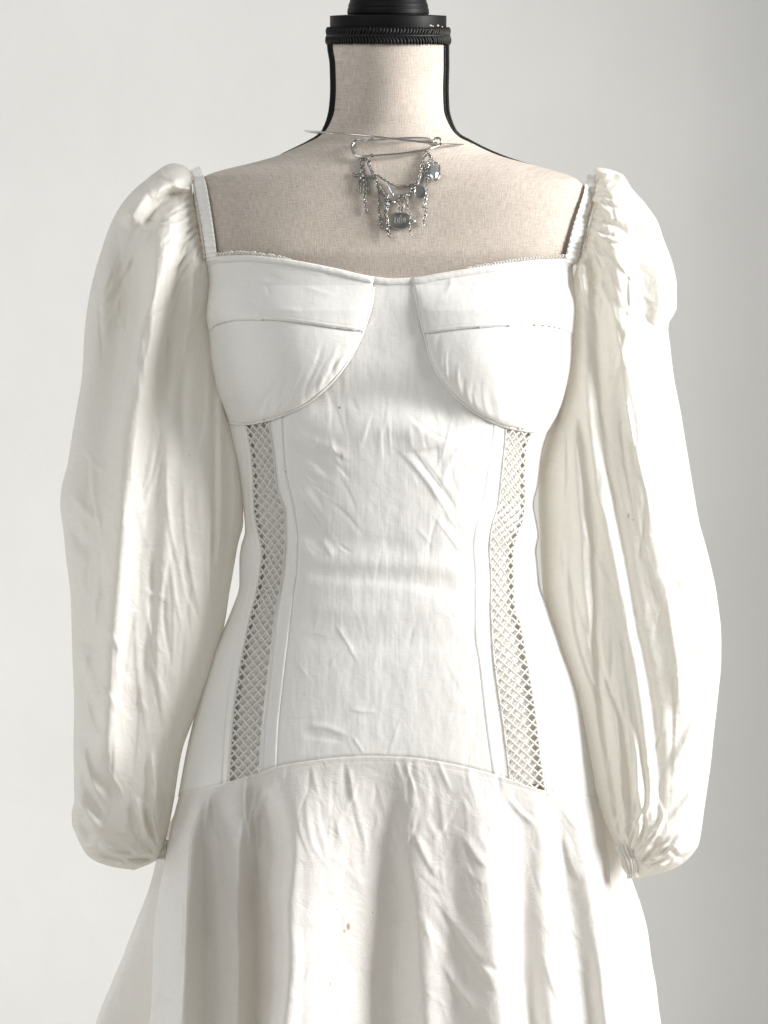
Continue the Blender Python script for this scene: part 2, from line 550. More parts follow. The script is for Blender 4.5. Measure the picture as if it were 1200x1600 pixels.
# ------------------------------------------------------------------ body shape shared by form and dress
Lf = pchip([(40, 516), (70, 516), (100, 520), (140, 521), (170, 519), (190, 514), (203, 508), (214, 497), (224, 478), (233, 458), (243, 434), (255, 392), (265, 350), (273, 325), (282, 311), (295, 303), (320, 300), (360, 302), (400, 313), (416, 321), (450, 325), (495, 322), (520, 326), (560, 330), (610, 340), (640, 351), (660, 358), (678, 361), (720, 370), (750, 375), (791, 380), (830, 383), (852, 377), (875, 374), (912, 374), (955, 361), (1020, 333), (1095, 310), (1175, 291), (1240, 279), (1330, 262)])
Rf = pchip([(40, 697), (70, 697), (100, 697), (140, 696), (170, 697), (190, 702), (203, 708), (214, 718), (224, 738), (233, 756), (243, 780), (255, 822), (265, 860), (276, 895), (283, 907), (295, 915), (320, 920), (360, 918), (400, 904), (416, 895), (450, 898), (490, 900), (530, 897), (570, 893), (620, 882), (650, 871), (672, 859), (706, 848), (758, 841), (790, 834), (812, 838), (837, 842), (860, 838), (880, 840), (912, 843), (945, 855), (1001, 876), (1095, 909), (1175, 924), (1240, 936), (1330, 955)])
Hf = pchip([(40, 92), (140, 92), (190, 96), (215, 104), (240, 116), (270, 128), (300, 136), (350, 146), (420, 156), (480, 164), (560, 166), (640, 158), (760, 150), (860, 146), (960, 150), (1080, 159), (1200, 166), (1330, 168)])
Ef = pchip([(40, 0), (190, 0), (240, 0), (265, 3), (300, 12), (350, 30), (400, 46), (450, 38), (500, 16), (540, 0), (700, 0), (1330, 0)])
Bf = pchip([(40, 92), (190, 96), (215, 90), (240, 60), (270, 60), (330, 90), (450, 125), (600, 130), (860, 110), (1000, 130), (1200, 165), (1330, 170)])


PX = pchip([(150, 2.0), (190, 2.02), (250, 2.3), (320, 2.75), (420, 2.9), (540, 2.6), (700, 2.6)])


def prof_t(t, Y):
    # neck is round, the torso flatter in front
    p = PX(Y)
    return np.maximum(1 - np.abs(np.clip(t, -1, 1)) ** p, 0) ** (1 / 2.05)


def body_d(X, Y, inset=0):
    L, R = Lf(Y) + inset, Rf(Y) - inset
    t = (2 * X - L - R) / np.maximum(R - L, 1)
    e = Ef(Y)
    return e + (Hf(Y) - inset - e) * prof_t(t, Y)


# ------------------------------------------------------------------ DRESS FORM
form = empty('dress_form', tuple(P(606, 2650, 0)), 'beige linen dress form with black neck cap and braid edging, wearing the white dress', 'dress form')


def build_form():
    Ys = np.unique(np.r_[np.linspace(44, 190, 60), np.linspace(190, 290, 110), np.linspace(290, 1472, 180)])
    a = np.linspace(-PI / 2, PI / 2, 150)
    ab = np.linspace(PI / 2, 3 * PI / 2, 50)[1:-1]
    ins = np.interp(Ys, [395, 430, 600, 670, 1150, 1225, 1472], [0, 9, 10, 24, 24, 34, 44])[:, None]
    L, R = Lf(Ys)[:, None] + ins, Rf(Ys)[:, None] - ins
    tf = np.sin(a)[None]
    Xf = (L + R) / 2 + (R - L) / 2 * tf
    Yf = np.broadcast_to(Ys[:, None], Xf.shape)
    e, h = Ef(Ys)[:, None], Hf(Ys)[:, None] - ins
    h = np.where(Ys[:, None] > 1225, np.interp(Ys, [1225, 1300, 1420, 1472], [136, 96, 66, 56])[:, None], h)
    Df = e + (h - e) * prof_t(tf, Yf)
    bumps = 14 * np.exp(-(((Xf - 440) / 75) ** 2 + ((Yf - 545) / 70) ** 2)) + 14 * np.exp(-(((Xf - 772) / 75) ** 2 + ((Yf - 545) / 70) ** 2))
    # sternum: a shallow hollow below the neck and the rise of the collarbones
    Df = Df + bumps + 2.5 * np.exp(-(((Yf - 268 - np.abs(Xf - 606) * -.05) / 16) ** 2)) * np.exp(-((np.abs(Xf - 606) - 90) / 60) ** 2)
    tb = np.sin(ab)[None]
    Xb = (L + R) / 2 + (R - L) / 2 * tb
    Db = e - Bf(Ys)[:, None] * np.maximum(1 - np.abs(tb) ** 2.2, 0) ** .5
    X = np.concatenate([Xf, Xb], 1); D = np.concatenate([Df, Db], 1); Y = np.broadcast_to(Ys[:, None], X.shape)
    V = P(X, Y, D).reshape(-1, 3)
    arc = np.cumsum(np.r_[np.zeros((1,)), np.hypot(np.diff(X[200]), np.diff(D[200]))])
    U = np.broadcast_to(arc[None], X.shape) * S
    # cloth grain follows the photo plane in front
    Uu = np.where(np.arange(X.shape[1])[None] < 150, X * S + D * S * .4 * np.sign(X - 606), U)
    uv = np.stack([Uu, -Y * S], -1).reshape(-1, 2)
    mesh_np('linen_cover', V, grid_faces(len(Ys), X.shape[1], True), M_linen, form, uv)
    top = Bag()  # closes the bottom of the form
    rng_ = V.reshape(len(Ys), -1, 3)[-1]
    top.add(np.vstack([rng_, rng_.mean(0, keepdims=True).repeat(len(rng_), 0)]), grid_faces(2, len(rng_), True))
    top.build('base_plate', M_black, form)


build_form()

# turned neck cap, a lathe tilted forward like the neck
c0 = P(606.5, 46, 0)
tilt = math.atan((800 - 46) * S / DC)


def lathe(profile, n=96):
    th = np.linspace(0, 2 * PI, n, endpoint=False)
    V = []
    for r, z in profile:
        V.append(np.stack([r * S * np.cos(th), r * S * np.sin(th), np.full(n, z * S)], -1))
    V = np.array(V).reshape(-1, 3)
    ct, st = math.cos(tilt), math.sin(tilt)
    y = V[:, 1] * ct + V[:, 2] * st * -1
    z = V[:, 1] * st + V[:, 2] * ct
    # tilt so that the rims lie in a plane seen edge-on
    return np.stack([V[:, 0], V[:, 1] * ct - V[:, 2] * st, V[:, 1] * st * -1 * -1 + V[:, 2] * ct], -1) + c0


def soft(pr, r=1.2):
    """bevel each corner of a lathe profile"""
    out = []
    p = np.array(pr, float)
    for i in range(len(p)):
        if i in (0, len(p) - 1): out.append(p[i]); continue
        a, b = p[i - 1] - p[i], p[i + 1] - p[i]
        la, lb = np.linalg.norm(a), np.linalg.norm(b)
        k = min(r, la * .4, lb * .4)
        q0, q1 = p[i] + a / la * k, p[i] + b / lb * k
        out += [q0, .25 * q0 + .5 * p[i] + .25 * q1, q1]
    return out


pr = soft([(0, -6), (89, -6), (91, 2), (91, 21), (62.5, 22.5), (64, 24), (63.5, 31), (62, 33.5), (62.5, 36), (61, 40), (59.5, 42.5), (60, 45), (58, 49), (56, 60), (40, 72), (0, 76)])
Bag().add(lathe(pr), grid_faces(len(pr), 96, True)).build('neck_cap', M_black, form)
cb = Bag()
for (X, Y, r) in ((672, 40, 2.2), (683, 40, 2.6), (675.5, 41, 1.6), (690, 42, 1.6)):
    cb.ball(P(X, Y, math.sqrt(max(91 ** 2 - (X - 606.5) ** 2, 0)) * .985 + 1.5), np.array([r * 1.2, 1.0, r * .7]) * S, 8, 5)
cb.build('paint_chip', M_chip, form)


def braid(bag, path, width, thick, period, strands=3, r=None, nrm=None, n=6, taper=0):
    """flat plait of cords along a path of world points; width/thick in metres"""
    p = np.asarray(path, float)
    seg = np.linalg.norm(np.diff(p, axis=0), axis=1); cum = np.r_[0, np.cumsum(seg)]
    m = int(cum[-1] / period * 14)
    s = np.linspace(0, cum[-1], m)
    q = np.stack([np.interp(s, cum, p[:, k]) for k in range(3)], -1)
    t = np.gradient(q, axis=0); t /= np.linalg.norm(t, axis=1)[:, None]
    nn = np.stack([np.interp(s, cum, nrm[:, k]) for k in range(3)], -1)
    nn /= np.linalg.norm(nn, axis=1)[:, None]
    bn = np.cross(t, nn)
    for k in range(strands):
        ph = 2 * PI * s / period + 2 * PI * k / strands
        tp = np.clip((cum[-1] - s) / taper, .22, 1) if taper else np.ones_like(s)
        pts = q + bn * (width * tp * np.sin(ph))[:, None] + nn * (thick * tp * np.sin(2 * ph))[:, None]
        bag.tube(pts, r * tp, n)


# gimp braid round the top of the neck: two plaits and a scalloped lower edge
nb = Bag()
th = np.linspace(-PI, PI, 240)
for (ya, yb, sl, rad) in ((55.5, 43.0, 5.5, 94.6), (56.5, 69.5, 5.5, 95.4)):
    for k in range(112):   # slanting loops of cord, herringbone fashion
        a = 2 * PI * (k + rng.normal(0, .08)) / 112
        v = np.linspace(0, 1, 8)
        aa = a + (sl * np.sin(v * PI * .62) - 1.5 * v) / 96
        rr_ = rad + 1.2 * np.sin(v * PI)
        nb.tube(P(606.5 + rr_ * np.sin(aa), ya + (yb - ya) * v + rng.normal(0, .3), rr_ * np.cos(aa)), np.array([1.5, 2.0, 2.2, 2.3, 2.3, 2.2, 2.0, 1.3]) * S, 6)
u_ = np.linspace(0, 2 * PI, 200, endpoint=False)
nb.tube(P(606.5 + 94.5 * np.sin(u_), 56 + 0 * u_, 94.5 * np.cos(u_)), 3.0 * S, 6, True)
for y_ in (47, 65):
    nb.tube(P(606.5 + 93 * np.sin(u_), y_ + 0 * u_, 93 * np.cos(u_)), 3.5 * S, 6, True)
nb.build('neck_braid', M_cord, form)
for sgn, f, Yend, off in ((-1, Lf, 249, 1), (1, Rf, 272, 1)):
    Yq = np.r_[np.linspace(66, 190, 50), np.linspace(191, Yend, 80)]
    Xq = f(Yq)
    path = P(Xq + sgn * np.interp(Yq, [66, 190, 225], [-1.0, -.5, -1]), Yq + np.interp(Yq, [190, 225, 240, Yend], [0, -1.0, -.5, 3.0]), np.interp(Yq, [66, 180, 205, 225, 245, 262], [24, 24, 14, -2, -6, -14]))
    dx, dy = np.gradient(Xq), np.gradient(Yq)
    ln_ = np.hypot(dx, dy)
    k_ = np.interp(Yq, [66, 190, 225], [2.4, 2.4, .3])
    nrm = np.stack([sgn * np.abs(dy) / ln_, -k_, np.abs(dx) / ln_], -1)
    nrm /= np.linalg.norm(nrm, axis=1)[:, None]
    sb = Bag()
    # the plait lies flat on the seam, edge-on to the camera at the neck
    braid(sb, path, 4.8 * S, 1.3 * S, 10 * S, 3, 2.0 * S, nrm, 6, 110 * S)
    sb.build('shoulder_braid', M_cord, form)

# ------------------------------------------------------------------ DRESS
dress = empty('dress', tuple(P(606, 1800, 0)), 'white puff-sleeved dress with lattice lace insets and flared skirt, worn on the linen form', 'dress')

NY = pchip([(315, 412), (322, 406), (335, 402), (380, 399), (430, 403), (475, 410), (520, 419), (585, 433), (612, 435.5), (645, 434.5), (690, 427), (740, 419), (800, 411), (850, 406), (885, 405), (900, 410)])
SY = pchip([(262, 1247), (279, 1240), (320, 1232), (357, 1222), (411, 1206), (433, 1198), (480, 1190), (530, 1184), (580, 1182), (640, 1184), (700, 1193), (770, 1210), (796, 1218), (851, 1236), (895, 1244), (936, 1246), (960, 1246)])
cupL = [(583, 430), (581, 470), (573, 500), (562, 530), (545, 562), (520, 595), (490, 622), (460, 640), (425, 654), (390, 662), (366, 662), (352, 658)]
cupR = [(643, 430), (650, 465), (658, 500), (665, 530), (675, 565), (692, 595), (715, 622), (745, 645), (775, 661), (800, 669), (835, 674), (862, 674)]
cupLy = pchip([(x + i * -1e-3, y) for i, (x, y) in enumerate(cupL)][::-1])
cupRy = pchip(cupR)
ucL = [(320, 520), (327, 517), (337, 509), (365, 501), (395, 499.5), (425, 500), (480, 506), (520, 512), (566, 518)]
ucR = [(660, 521), (690, 518), (720, 514), (780, 510), (830, 508), (870, 512), (902, 525)]
ucLy, ucRy = pchip(ucL), pchip(ucR)
sw = lambda pts: pchip([(y, x) for x, y in pts])
laceLo = sw([(383, 660), (391, 700), (395, 741), (397, 797), (403, 831), (409, 865), (407, 887), (400, 928), (391, 963), (381, 1011), (373, 1055), (364, 1125), (358, 1225)])
laceLi = sw([(420, 655), (427, 707), (434, 764), (445, 802), (446, 842), (443, 883), (438, 921), (430, 960), (425, 1005), (417, 1072), (410, 1136), (405, 1210)])
bindL = sw([(424, 655), (431, 707), (438, 764), (449, 802), (450, 842), (447, 883), (442, 921), (435, 960), (430, 1005), (422, 1072), (415, 1136), (411, 1210)])
seamL = sw([(442, 645), (443, 669), (447, 730), (461, 797), (466, 842), (465, 883), (459, 932), (453, 985), (449, 1016), (443, 1070), (436, 1136), (433, 1200)])
laceRi = sw([(791, 660), (790, 676), (786, 720), (778, 790), (768, 826), (765, 860), (767, 900), (767, 950), (768, 970), (770, 1010), (777, 1070), (786, 1130), (797, 1222)])
laceRo = sw([(834, 668), (831, 676), (822, 700), (820, 740), (820, 790), (817, 814), (808, 838), (802, 860), (803, 920), (806, 958), (812, 970), (822, 1024), (836, 1110), (844, 1180), (852, 1240)])
bindR = sw([(785, 660), (782, 720), (773, 790), (763, 826), (760, 860), (762, 950), (765, 1010), (772, 1070), (781, 1130), (791, 1222)])
seamR = sw([(771, 655), (769, 676), (760, 740), (752, 790), (741, 830), (738, 850), (741, 900), (741, 990), (748, 1040), (758, 1130), (770, 1215)])


def vpath(f, y0, y1, n=26):
    y = np.linspace(y0, y1, n)
    return np.stack([f(y), y], -1)


def in_cup(X, Y):
    l = (X < 583) & (Y < cupLy(X)); r = (X > 643) & (Y < cupRy(X))
    return l, r


cupLp, cupRp = catmull(cupL, 40), catmull(cupR, 40)
TORSO_STROKES = [
    # soft bands: hollow under the bust, cinched waist
    (-10, 24, 26, [(470, 648), (560, 622), (640, 626), (740, 664)], .2),
    (5, 20, 24, [(465, 690), (590, 668), (650, 676), (730, 700)], .2),
    (-2.4, 26, 16, [(462, 838), (530, 850), (600, 852), (660, 866)], .2),
    (2.6, 13, 16, [(462, 874), (540, 878), (660, 884), (740, 894)], .12),
    (-3.8, 12, 20, [(466, 894), (540, 900), (620, 906), (700, 920), (738, 928)], .15),
    (2.2, 16, 18, [(468, 950), (600, 958), (738, 945)], .2),
    (-1.8, 16, 16, [(460, 1000), (600, 1004), (740, 1000)], .2),
    (1.8, 4, 7, [(472, 1134), (505, 1136), (530, 1144), (548, 1149)], .3), (-1.4, 5, 9, [(470, 1148), (510, 1152), (545, 1160)], .3),
    (1.2, 3, 5, [(545, 1108), (570, 1112), (590, 1110)], .3), (1.0, 2, 4, [(520, 970), (545, 1010), (560, 1040)], .3), (.9, 2, 3, [(548, 1148), (560, 1165), (570, 1182)], .3),
    # drag lines running in from the bust seams and the boning
    (3.2, 4, 9, [(448, 664), (475, 684), (515, 700), (550, 722)], .3), (-2.4, 5, 11, [(450, 690), (480, 712), (520, 748)], .3),
    (2.6, 4, 10, [(462, 742), (482, 780), (505, 812), (520, 850)], .3), (-2.4, 5, 10, [(468, 770), (490, 800), (520, 840)], .3),
    (2.4, 3, 8, [(470, 836), (478, 855), (490, 872)], .3), (2.2, 3, 8, [(500, 840), (512, 858), (520, 872)], .3),
    (2.6, 9, 4, [(745, 660), (700, 690), (660, 700), (620, 705)], .3), (2.2, 4, 9, [(610, 690), (650, 730), (690, 785), (715, 830)], .3),
    (1.8, 3, 8, [(640, 690), (672, 735), (705, 780)], .3), (-1.8, 8, 4, [(650, 705), (690, 760), (720, 815)], .3),
    (1.8, 7, 3, [(730, 690), (700, 730), (690, 770)], .3),
    # side panels pucker at the waist
    (4, 8, 10, [(372, 780), (386, 815), (396, 850)]), (5, 8, 8, [(378, 868), (392, 862), (404, 868)], .4), (-4, 9, 9, [(380, 910), (392, 895), (402, 890)], .4),
    (4, 8, 8, [(838, 820), (825, 835), (812, 845)], .4), (-4, 8, 8, [(842, 860), (828, 868), (815, 872)], .4), (4, 8, 8, [(843, 905), (826, 900), (812, 905)], .4),
]
TORSO_STROKES += creases(26, (480, 560, 720, 700), 88, 12, 80, 1.0, 2.6, 31)
TORSO_STROKES += creases(16, (460, 660, 560, 860), 55, 14, 80, 1.1, 2.8, 32)
TORSO_STROKES += creases(16, (630, 660, 740, 860), 60, 16, 90, 1.0, 2.8, 33)
TORSO_STROKES += creases(12, (470, 880, 735, 1160), 70, 40, 90, .55, 2.4, 34)
TORSO_STROKES += creases(14, (340, 415, 570, 495), 35, 28, 60, 1.2, 3.0, 35) + creases(14, (660, 415, 890, 500), 140, 28, 60, 1.2, 3.0, 36)
# little pulls along the cup seams, running up into the cups
for pth_, sgn_, sd_ in ((catmull(cupL[3:-2], 24), -1, 41), (catmull(cupR[3:-2], 24), 1, 42)):
    r_ = np.random.default_rng(sd_)
    for k_, (x_, y_) in enumerate(pth_):
        a_ = math.radians(-90 + sgn_ * -18 + r_.normal(0, 9)); L_ = r_.uniform(25, 85)
        TORSO_STROKES.append((r_.uniform(.7, 1.9) * (.5 if sgn_ > 0 else .9) * (1 if k_ % 2 else -1), r_.uniform(2, 3.4), r_.uniform(3, 6),
                              [(x_, y_), (x_ + L_ * .5 * math.cos(a_), y_ + L_ * .5 * math.sin(a_)), (x_ + L_ * math.cos(a_ + .12), y_ + L_ * math.sin(a_ + .12))], .35))


def torso_d(X, Y, detail=True):
    d = body_d(X, Y) + 3
    d = d + 12 * np.exp(-(((X - 440) / 80) ** 2 + ((Y - 545) / 70) ** 2)) + 12 * np.exp(-(((X - 772) / 80) ** 2 + ((Y - 545) / 70) ** 2))
    l, r = in_cup(X, Y)
    sl, _ = poly_dist(X, Y, cupLp); sr, _ = poly_dist(X, Y, cupRp)
    sl, sr = np.abs(sl), np.abs(sr)
    top = np.clip((Y - 425) / 60, .35, 1)
    for ins, s in ((l, sl), (r, sr)):
        d = d + np.where(ins, top * (9.5 * (1 - np.exp(-s / 2.6)) + 11 * (1 - np.exp(-s / 45))) + 1.2 * np.exp(-((s - 2.4) / 1.6) ** 2), -1.6 * np.exp(-(s / 3) ** 2))
    if not detail:
        return d
    gl = np.where(l, ucLy(X) - Y, 99); gr_ = np.where(r, ucRy(X) - Y, 99)
    for g in (gl, gr_):
        d = d + np.where(g < 0, -3.4 * np.exp(g / 14), 1.2 * np.exp(-g / 10)) - 2.2 * np.exp(-(g / 2.3) ** 2) - .5 * np.exp(-((g - 6.5) / 1.0) ** 2)
    low = (~l) & (~r)
    for f, a, ww, side in ((seamL, 1.8, 1.6, 1), (seamR, .45, 1.6, -1), (bindL, 1.5, 1.2, 0), (bindR, .7, 1.2, 0), (laceLi, 1.0, 1.2, 0), (laceRi, 1.0, 1.2, 0)):
        s = X - f(Y)
        d = d + np.where(low, -a * np.exp(-(s / ww) ** 2), 0)
        if side:   # boning channel stands a little proud
            d = d + np.where(low, 1.1 * np.exp(-((s + side * 4.5) / 3.5) ** 2), 0)
    for f, sg in ((laceLo, -1), (laceRo, 1)):   # turned edge beside the lace
        s = (X - f(Y)) * sg
        d = d + np.where(low, 2.6 * np.exp(-((s - 4.5) / 3.2) ** 2) - 1.8 * np.exp(-((s - 10.5) / 1.4) ** 2), 0)
    d = d - 1.5 * np.exp(-((SY(X) - Y) / 3.0) ** 2)
    d = d + .68 * strokes(X, Y, TORSO_STROKES)
    return d


def build_torso():
    nu, nv = 520, 640
    a = np.linspace(-PI / 2, PI / 2, nu)
    t = np.sin(a * .985)[None] / math.sin(PI / 2 * .985)
    v = np.linspace(0, 1, nv)[:, None]
    Y = 416 + v * (1215 - 416) + 0 * t
    for _ in range(6):
        L, R = Lf(Y), Rf(Y)
        X = (L + R) / 2 + (R - L) / 2 * t
        Y = NY(X) * (1 - v) + SY(X) * v + 4 * v   # tucks just under the skirt seam
    D = torso_d(X, Y)
    st = 3
    Q = np.stack([X, Y, D], -1)[::st, ::st]
    Xq, Yq = Q[..., 0], Q[..., 1]
    l, r = in_cup(Xq, Yq)
    mid = (Xq > seamL(Yq)) & (Xq < seamR(Yq)) & ~l & ~r
    ex_v = np.where(mid, np.interp(Yq, [440, 600, 700, 800, 900, 1000, 1150], [1.004, 1.018, 1.03, 1.03, 1.03, 1.014, 1.006]), np.where(l | r, 1.014, 1.012))
    ex_u = np.where(mid, 1.008, np.where(l | r, 1.016, 1.004))
    seams = np.minimum(np.abs(Xq - seamL(Yq)), np.abs(Xq - seamR(Yq)))
    pin = np.where(seams < 4, .2, .012)
    pin = np.where(np.abs(Yq - SY(Xq)) < 6, .3, pin)
    pin = np.where(np.abs(Yq - NY(Xq)) < 6, .3, pin)
    U = relax(Q, ex_u, ex_v, pin, 130, .02, 2.2, False, 3)
    D = D + np.clip(upsample(U, nv, nu)[..., 2], -7, 7) * .42
    l, r = in_cup(X, Y)
    vz = np.where(l | r, .5, 1.0)
    D = D + vz * .6 * fbm(X / 26, Y / 60, 3) * np.clip((Y - 420) / 30, 0, 1)
    # faint upright slub ridges in the midriff
    D = D + .14 * noise2(X / 3.2, Y / 60) * (~(l | r))
    V = P(X, Y, D).reshape(-1, 3)
    F = grid_faces(nv, nu)
    uv = np.stack([X * S, -Y * S], -1).reshape(-1, 2)
    fc = np.stack([X, Y], -1).reshape(-1, 2)[F].mean(1)
    fx, fy = fc[:, 0], fc[:, 1]
    l, r = in_cup(fx, fy)
    left = fx < 606
    lab = np.full(len(F), 'front_panel', dtype=object)
    lo, li, sm = laceLo(fy), laceLi(fy), seamL(fy)
    lab[left & (fx < sm)] = 'boning_channel'
    lab[left & (fx < li)] = 'lace'
    lab[left & (fx < lo)] = 'side_panel'
    lo2, li2, sm2 = laceRo(fy), laceRi(fy), seamR(fy)
    lab[~left & (fx > sm2)] = 'boning_channel.001'
    lab[~left & (fx > li2)] = 'lace'
    lab[~left & (fx > lo2)] = 'side_panel.001'
    lab[l] = 'lower_cup'; lab[l & (fy < ucLy(fx))] = 'upper_cup'
    lab[r] = 'lower_cup.001'; lab[r & (fy < ucRy(fx))] = 'upper_cup.001'
    for nm in ('front_panel', 'boning_channel', 'boning_channel.001', 'side_panel', 'side_panel.001', 'lower_cup', 'lower_cup.001', 'upper_cup', 'upper_cup.001'):
        sub_mesh(nm.split('.')[0], V, F, lab == nm, M_panel, dress, uv)
    # the back of the bodice
    Yb = np.linspace(430, 1245, 120)[:, None]
    ab = np.linspace(PI / 2, 3 * PI / 2, 60)
    tb = np.sin(ab)[None]
    L, R = Lf(Yb), Rf(Yb)
    Xb = (L + R) / 2 + (R - L) / 2 * tb
    Db = Ef(Yb) - (Bf(Yb) + 4) * np.maximum(1 - np.abs(tb) ** 2.2, 0) ** .5 + 1.0
    mesh_np('back_panel', P(Xb, Yb + 0 * Xb, Db).reshape(-1, 3), grid_faces(120, 60), M_panel, dress, np.stack([Xb * S, -(Yb + 0 * Xb) * S], -1).reshape(-1, 2))


build_torso()


def d_at(X, Y):
    X = np.atleast_1d(np.asarray(X, float)); Y = np.atleast_1d(np.asarray(Y, float))
    return torso_d(X, Y, False)


def ribbon(name, path_px, half, dfun, mat, bulge=2.5, n=9, extra=None):
    """narrow strip along a pixel path, lying on depth dfun"""
    p = np.asarray(path_px, float)
    t = np.gradient(p, axis=0); t /= np.linalg.norm(t, axis=1)[:, None]
    nm = np.stack([-t[:, 1], t[:, 0]], -1)
    c = np.linspace(-1, 1, n)
    half = np.broadcast_to(np.asarray(half, float), (len(p),))
    XY = p[:, None] + nm[:, None] * (c[None, :, None] * half[:, None, None])
    D = dfun(XY[..., 0].ravel(), XY[..., 1].ravel()).reshape(XY.shape[:2]) + bulge * np.sqrt(np.maximum(1 - c ** 4, 0))[None]
    if extra is not None:
        D = D + extra(XY[..., 0], XY[..., 1], c[None])
    s = np.r_[0, np.cumsum(np.linalg.norm(np.diff(p, axis=0), axis=1))]
    uv = np.stack([np.broadcast_to(s[:, None], D.shape) * S, np.broadcast_to(c[None], D.shape) * half[:, None] * S], -1).reshape(-1, 2)
    return mesh_np(name, P(XY[..., 0], XY[..., 1], D).reshape(-1, 3), grid_faces(len(p), n), mat, dress, uv)


# neckline binding
xs = np.linspace(321.5, 895, 260)
tip = np.interp(xs, [321, 330, 885, 895], [4, 0, 0, 4])
ribbon('neck_binding', np.stack([xs, NY(xs) + 4.5 + tip], -1), 5.4, d_at, M_panel, 3.0, 11,
       lambda X, Y, c: -1.3 * np.exp(-((c - .55) / .13) ** 2) + .5 * noise2(X / 7, Y / 9))
# cup piping
for nm_, pth in (('cup_piping', cupLp), ('cup_piping', cupRp)):
    q = pth[2:-1]
    pb = Bag()
    dd = d_at(q[:, 0], q[:, 1]) + 2.6
    pb.tube(P(q[:, 0], q[:, 1], dd), 2.3 * S, 8)
    pb.build(nm_, M_panel, dress)
# picot edging along the neckline: a row of tiny loops standing behind the binding
for run in (np.arange(326, 452, 5.0), np.arange(730, 892, 4.6)):
    pc = Bag()
    for x in run:
        up = np.interp(x, [326, 400, 452, 730, 800, 892], [3.8, 3.2, 0, 0, 3.6, 5.0])
        y = NY(x) - up + rng.normal(0, .7)
        d = float(d_at(x, y + 4)[0]) - .5
        u = np.linspace(0, 2 * PI, 8, endpoint=False)
        pc.tube(P(x + 1.9 * np.cos(u), y + 2.3 * np.sin(u), d + 0 * u), 1.15 * S, 5, True)
        pc.ball(P(x + 2.5, y + rng.normal(-.6, .8), d), 1.35 * S, 6, 5)
    pc.build('picot_edging', M_thread, dress)


# lattice lace
def lace(fo, fi, ytop, back, pitch=14.2):
    bag = Bag(); edge = Bag()
    y = np.linspace(650, 1246, 600)
    a_, b_ = fo(y), fi(y)
    cx = (a_ + b_) / 2
    cum = np.r_[0, np.cumsum(np.hypot(np.diff(cx), np.diff(y)))]
    W = 46.0
    ks = np.arange(-int(cum[-1] / pitch) - 8, int(cum[-1] / pitch) + 9)
    for fam in (1, -1):
        for k in ks:
            s = np.linspace(0, W, 25)
            q = fam * s * 1.12 + k * pitch * 1.12 + (0 if fam > 0 else W)
            ok = (q > 0) & (q < cum[-1])
            if ok.sum() < 4: continue
            s2, q2 = s[ok], q[ok]
            yy = np.interp(q2, cum, y)
            xx = fo(yy) + (fi(yy) - fo(yy)) * (s2 / W)
            yy = yy + .5 * noise2(xx / 9, yy / 9 + k)
            xx = xx + .6 * noise2(xx / 9 + 7, yy / 9 - k)
            keep = (yy > ytop(xx) - 3) & (yy < SY(xx) + 3)
            if keep.sum() < 4: continue
            xx, yy, ss = xx[keep], yy[keep], s2[keep]
            d = d_at(xx, yy) + .2 + fam * .9 * np.cos(2 * PI * ss / pitch + k * PI)
            bag.tube(P(xx, yy, d), (1.85 + .3 * noise2(xx / 6 + k, yy / 6)) * S, 6)
    bag.build('lace_insert', M_thread, dress)
    gy = np.linspace(640, 1225, 160)[:, None]; gc = np.linspace(-.25, 1.25, 12)[None]
    gx = fo(gy) + (fi(gy) - fo(gy)) * gc
    gd = d_at(gx.ravel(), (gy + 0 * gx).ravel()).reshape(gx.shape) - back - np.interp(gy, [640, 680], [8, 0])
    mesh_np('lining', P(gx, gy + 0 * gx, gd).reshape(-1, 3), grid_faces(160, 12), M_panel, dress, np.stack([gx * S, -(gy + 0 * gx) * S], -1).reshape(-1, 2))
    for f, off in ((fo, 0.0), (fi, 0.0)):
        yy = np.linspace(656, 1244, 220)
        xx = f(yy) + off + .5 * noise2(yy / 5, yy * 0)
        keep = (yy > ytop(xx) - 2) & (yy < SY(xx) + 2)
        d = d_at(xx[keep], yy[keep]) + .2
        edge.tube(P(xx[keep], yy[keep], d), 1.7 * S, 6)
    edge.build('lace_edge', M_thread, dress)


lace(laceLo, laceLi, cupLy, 10.0)
lace(laceRo, laceRi, cupRy, 9.0)


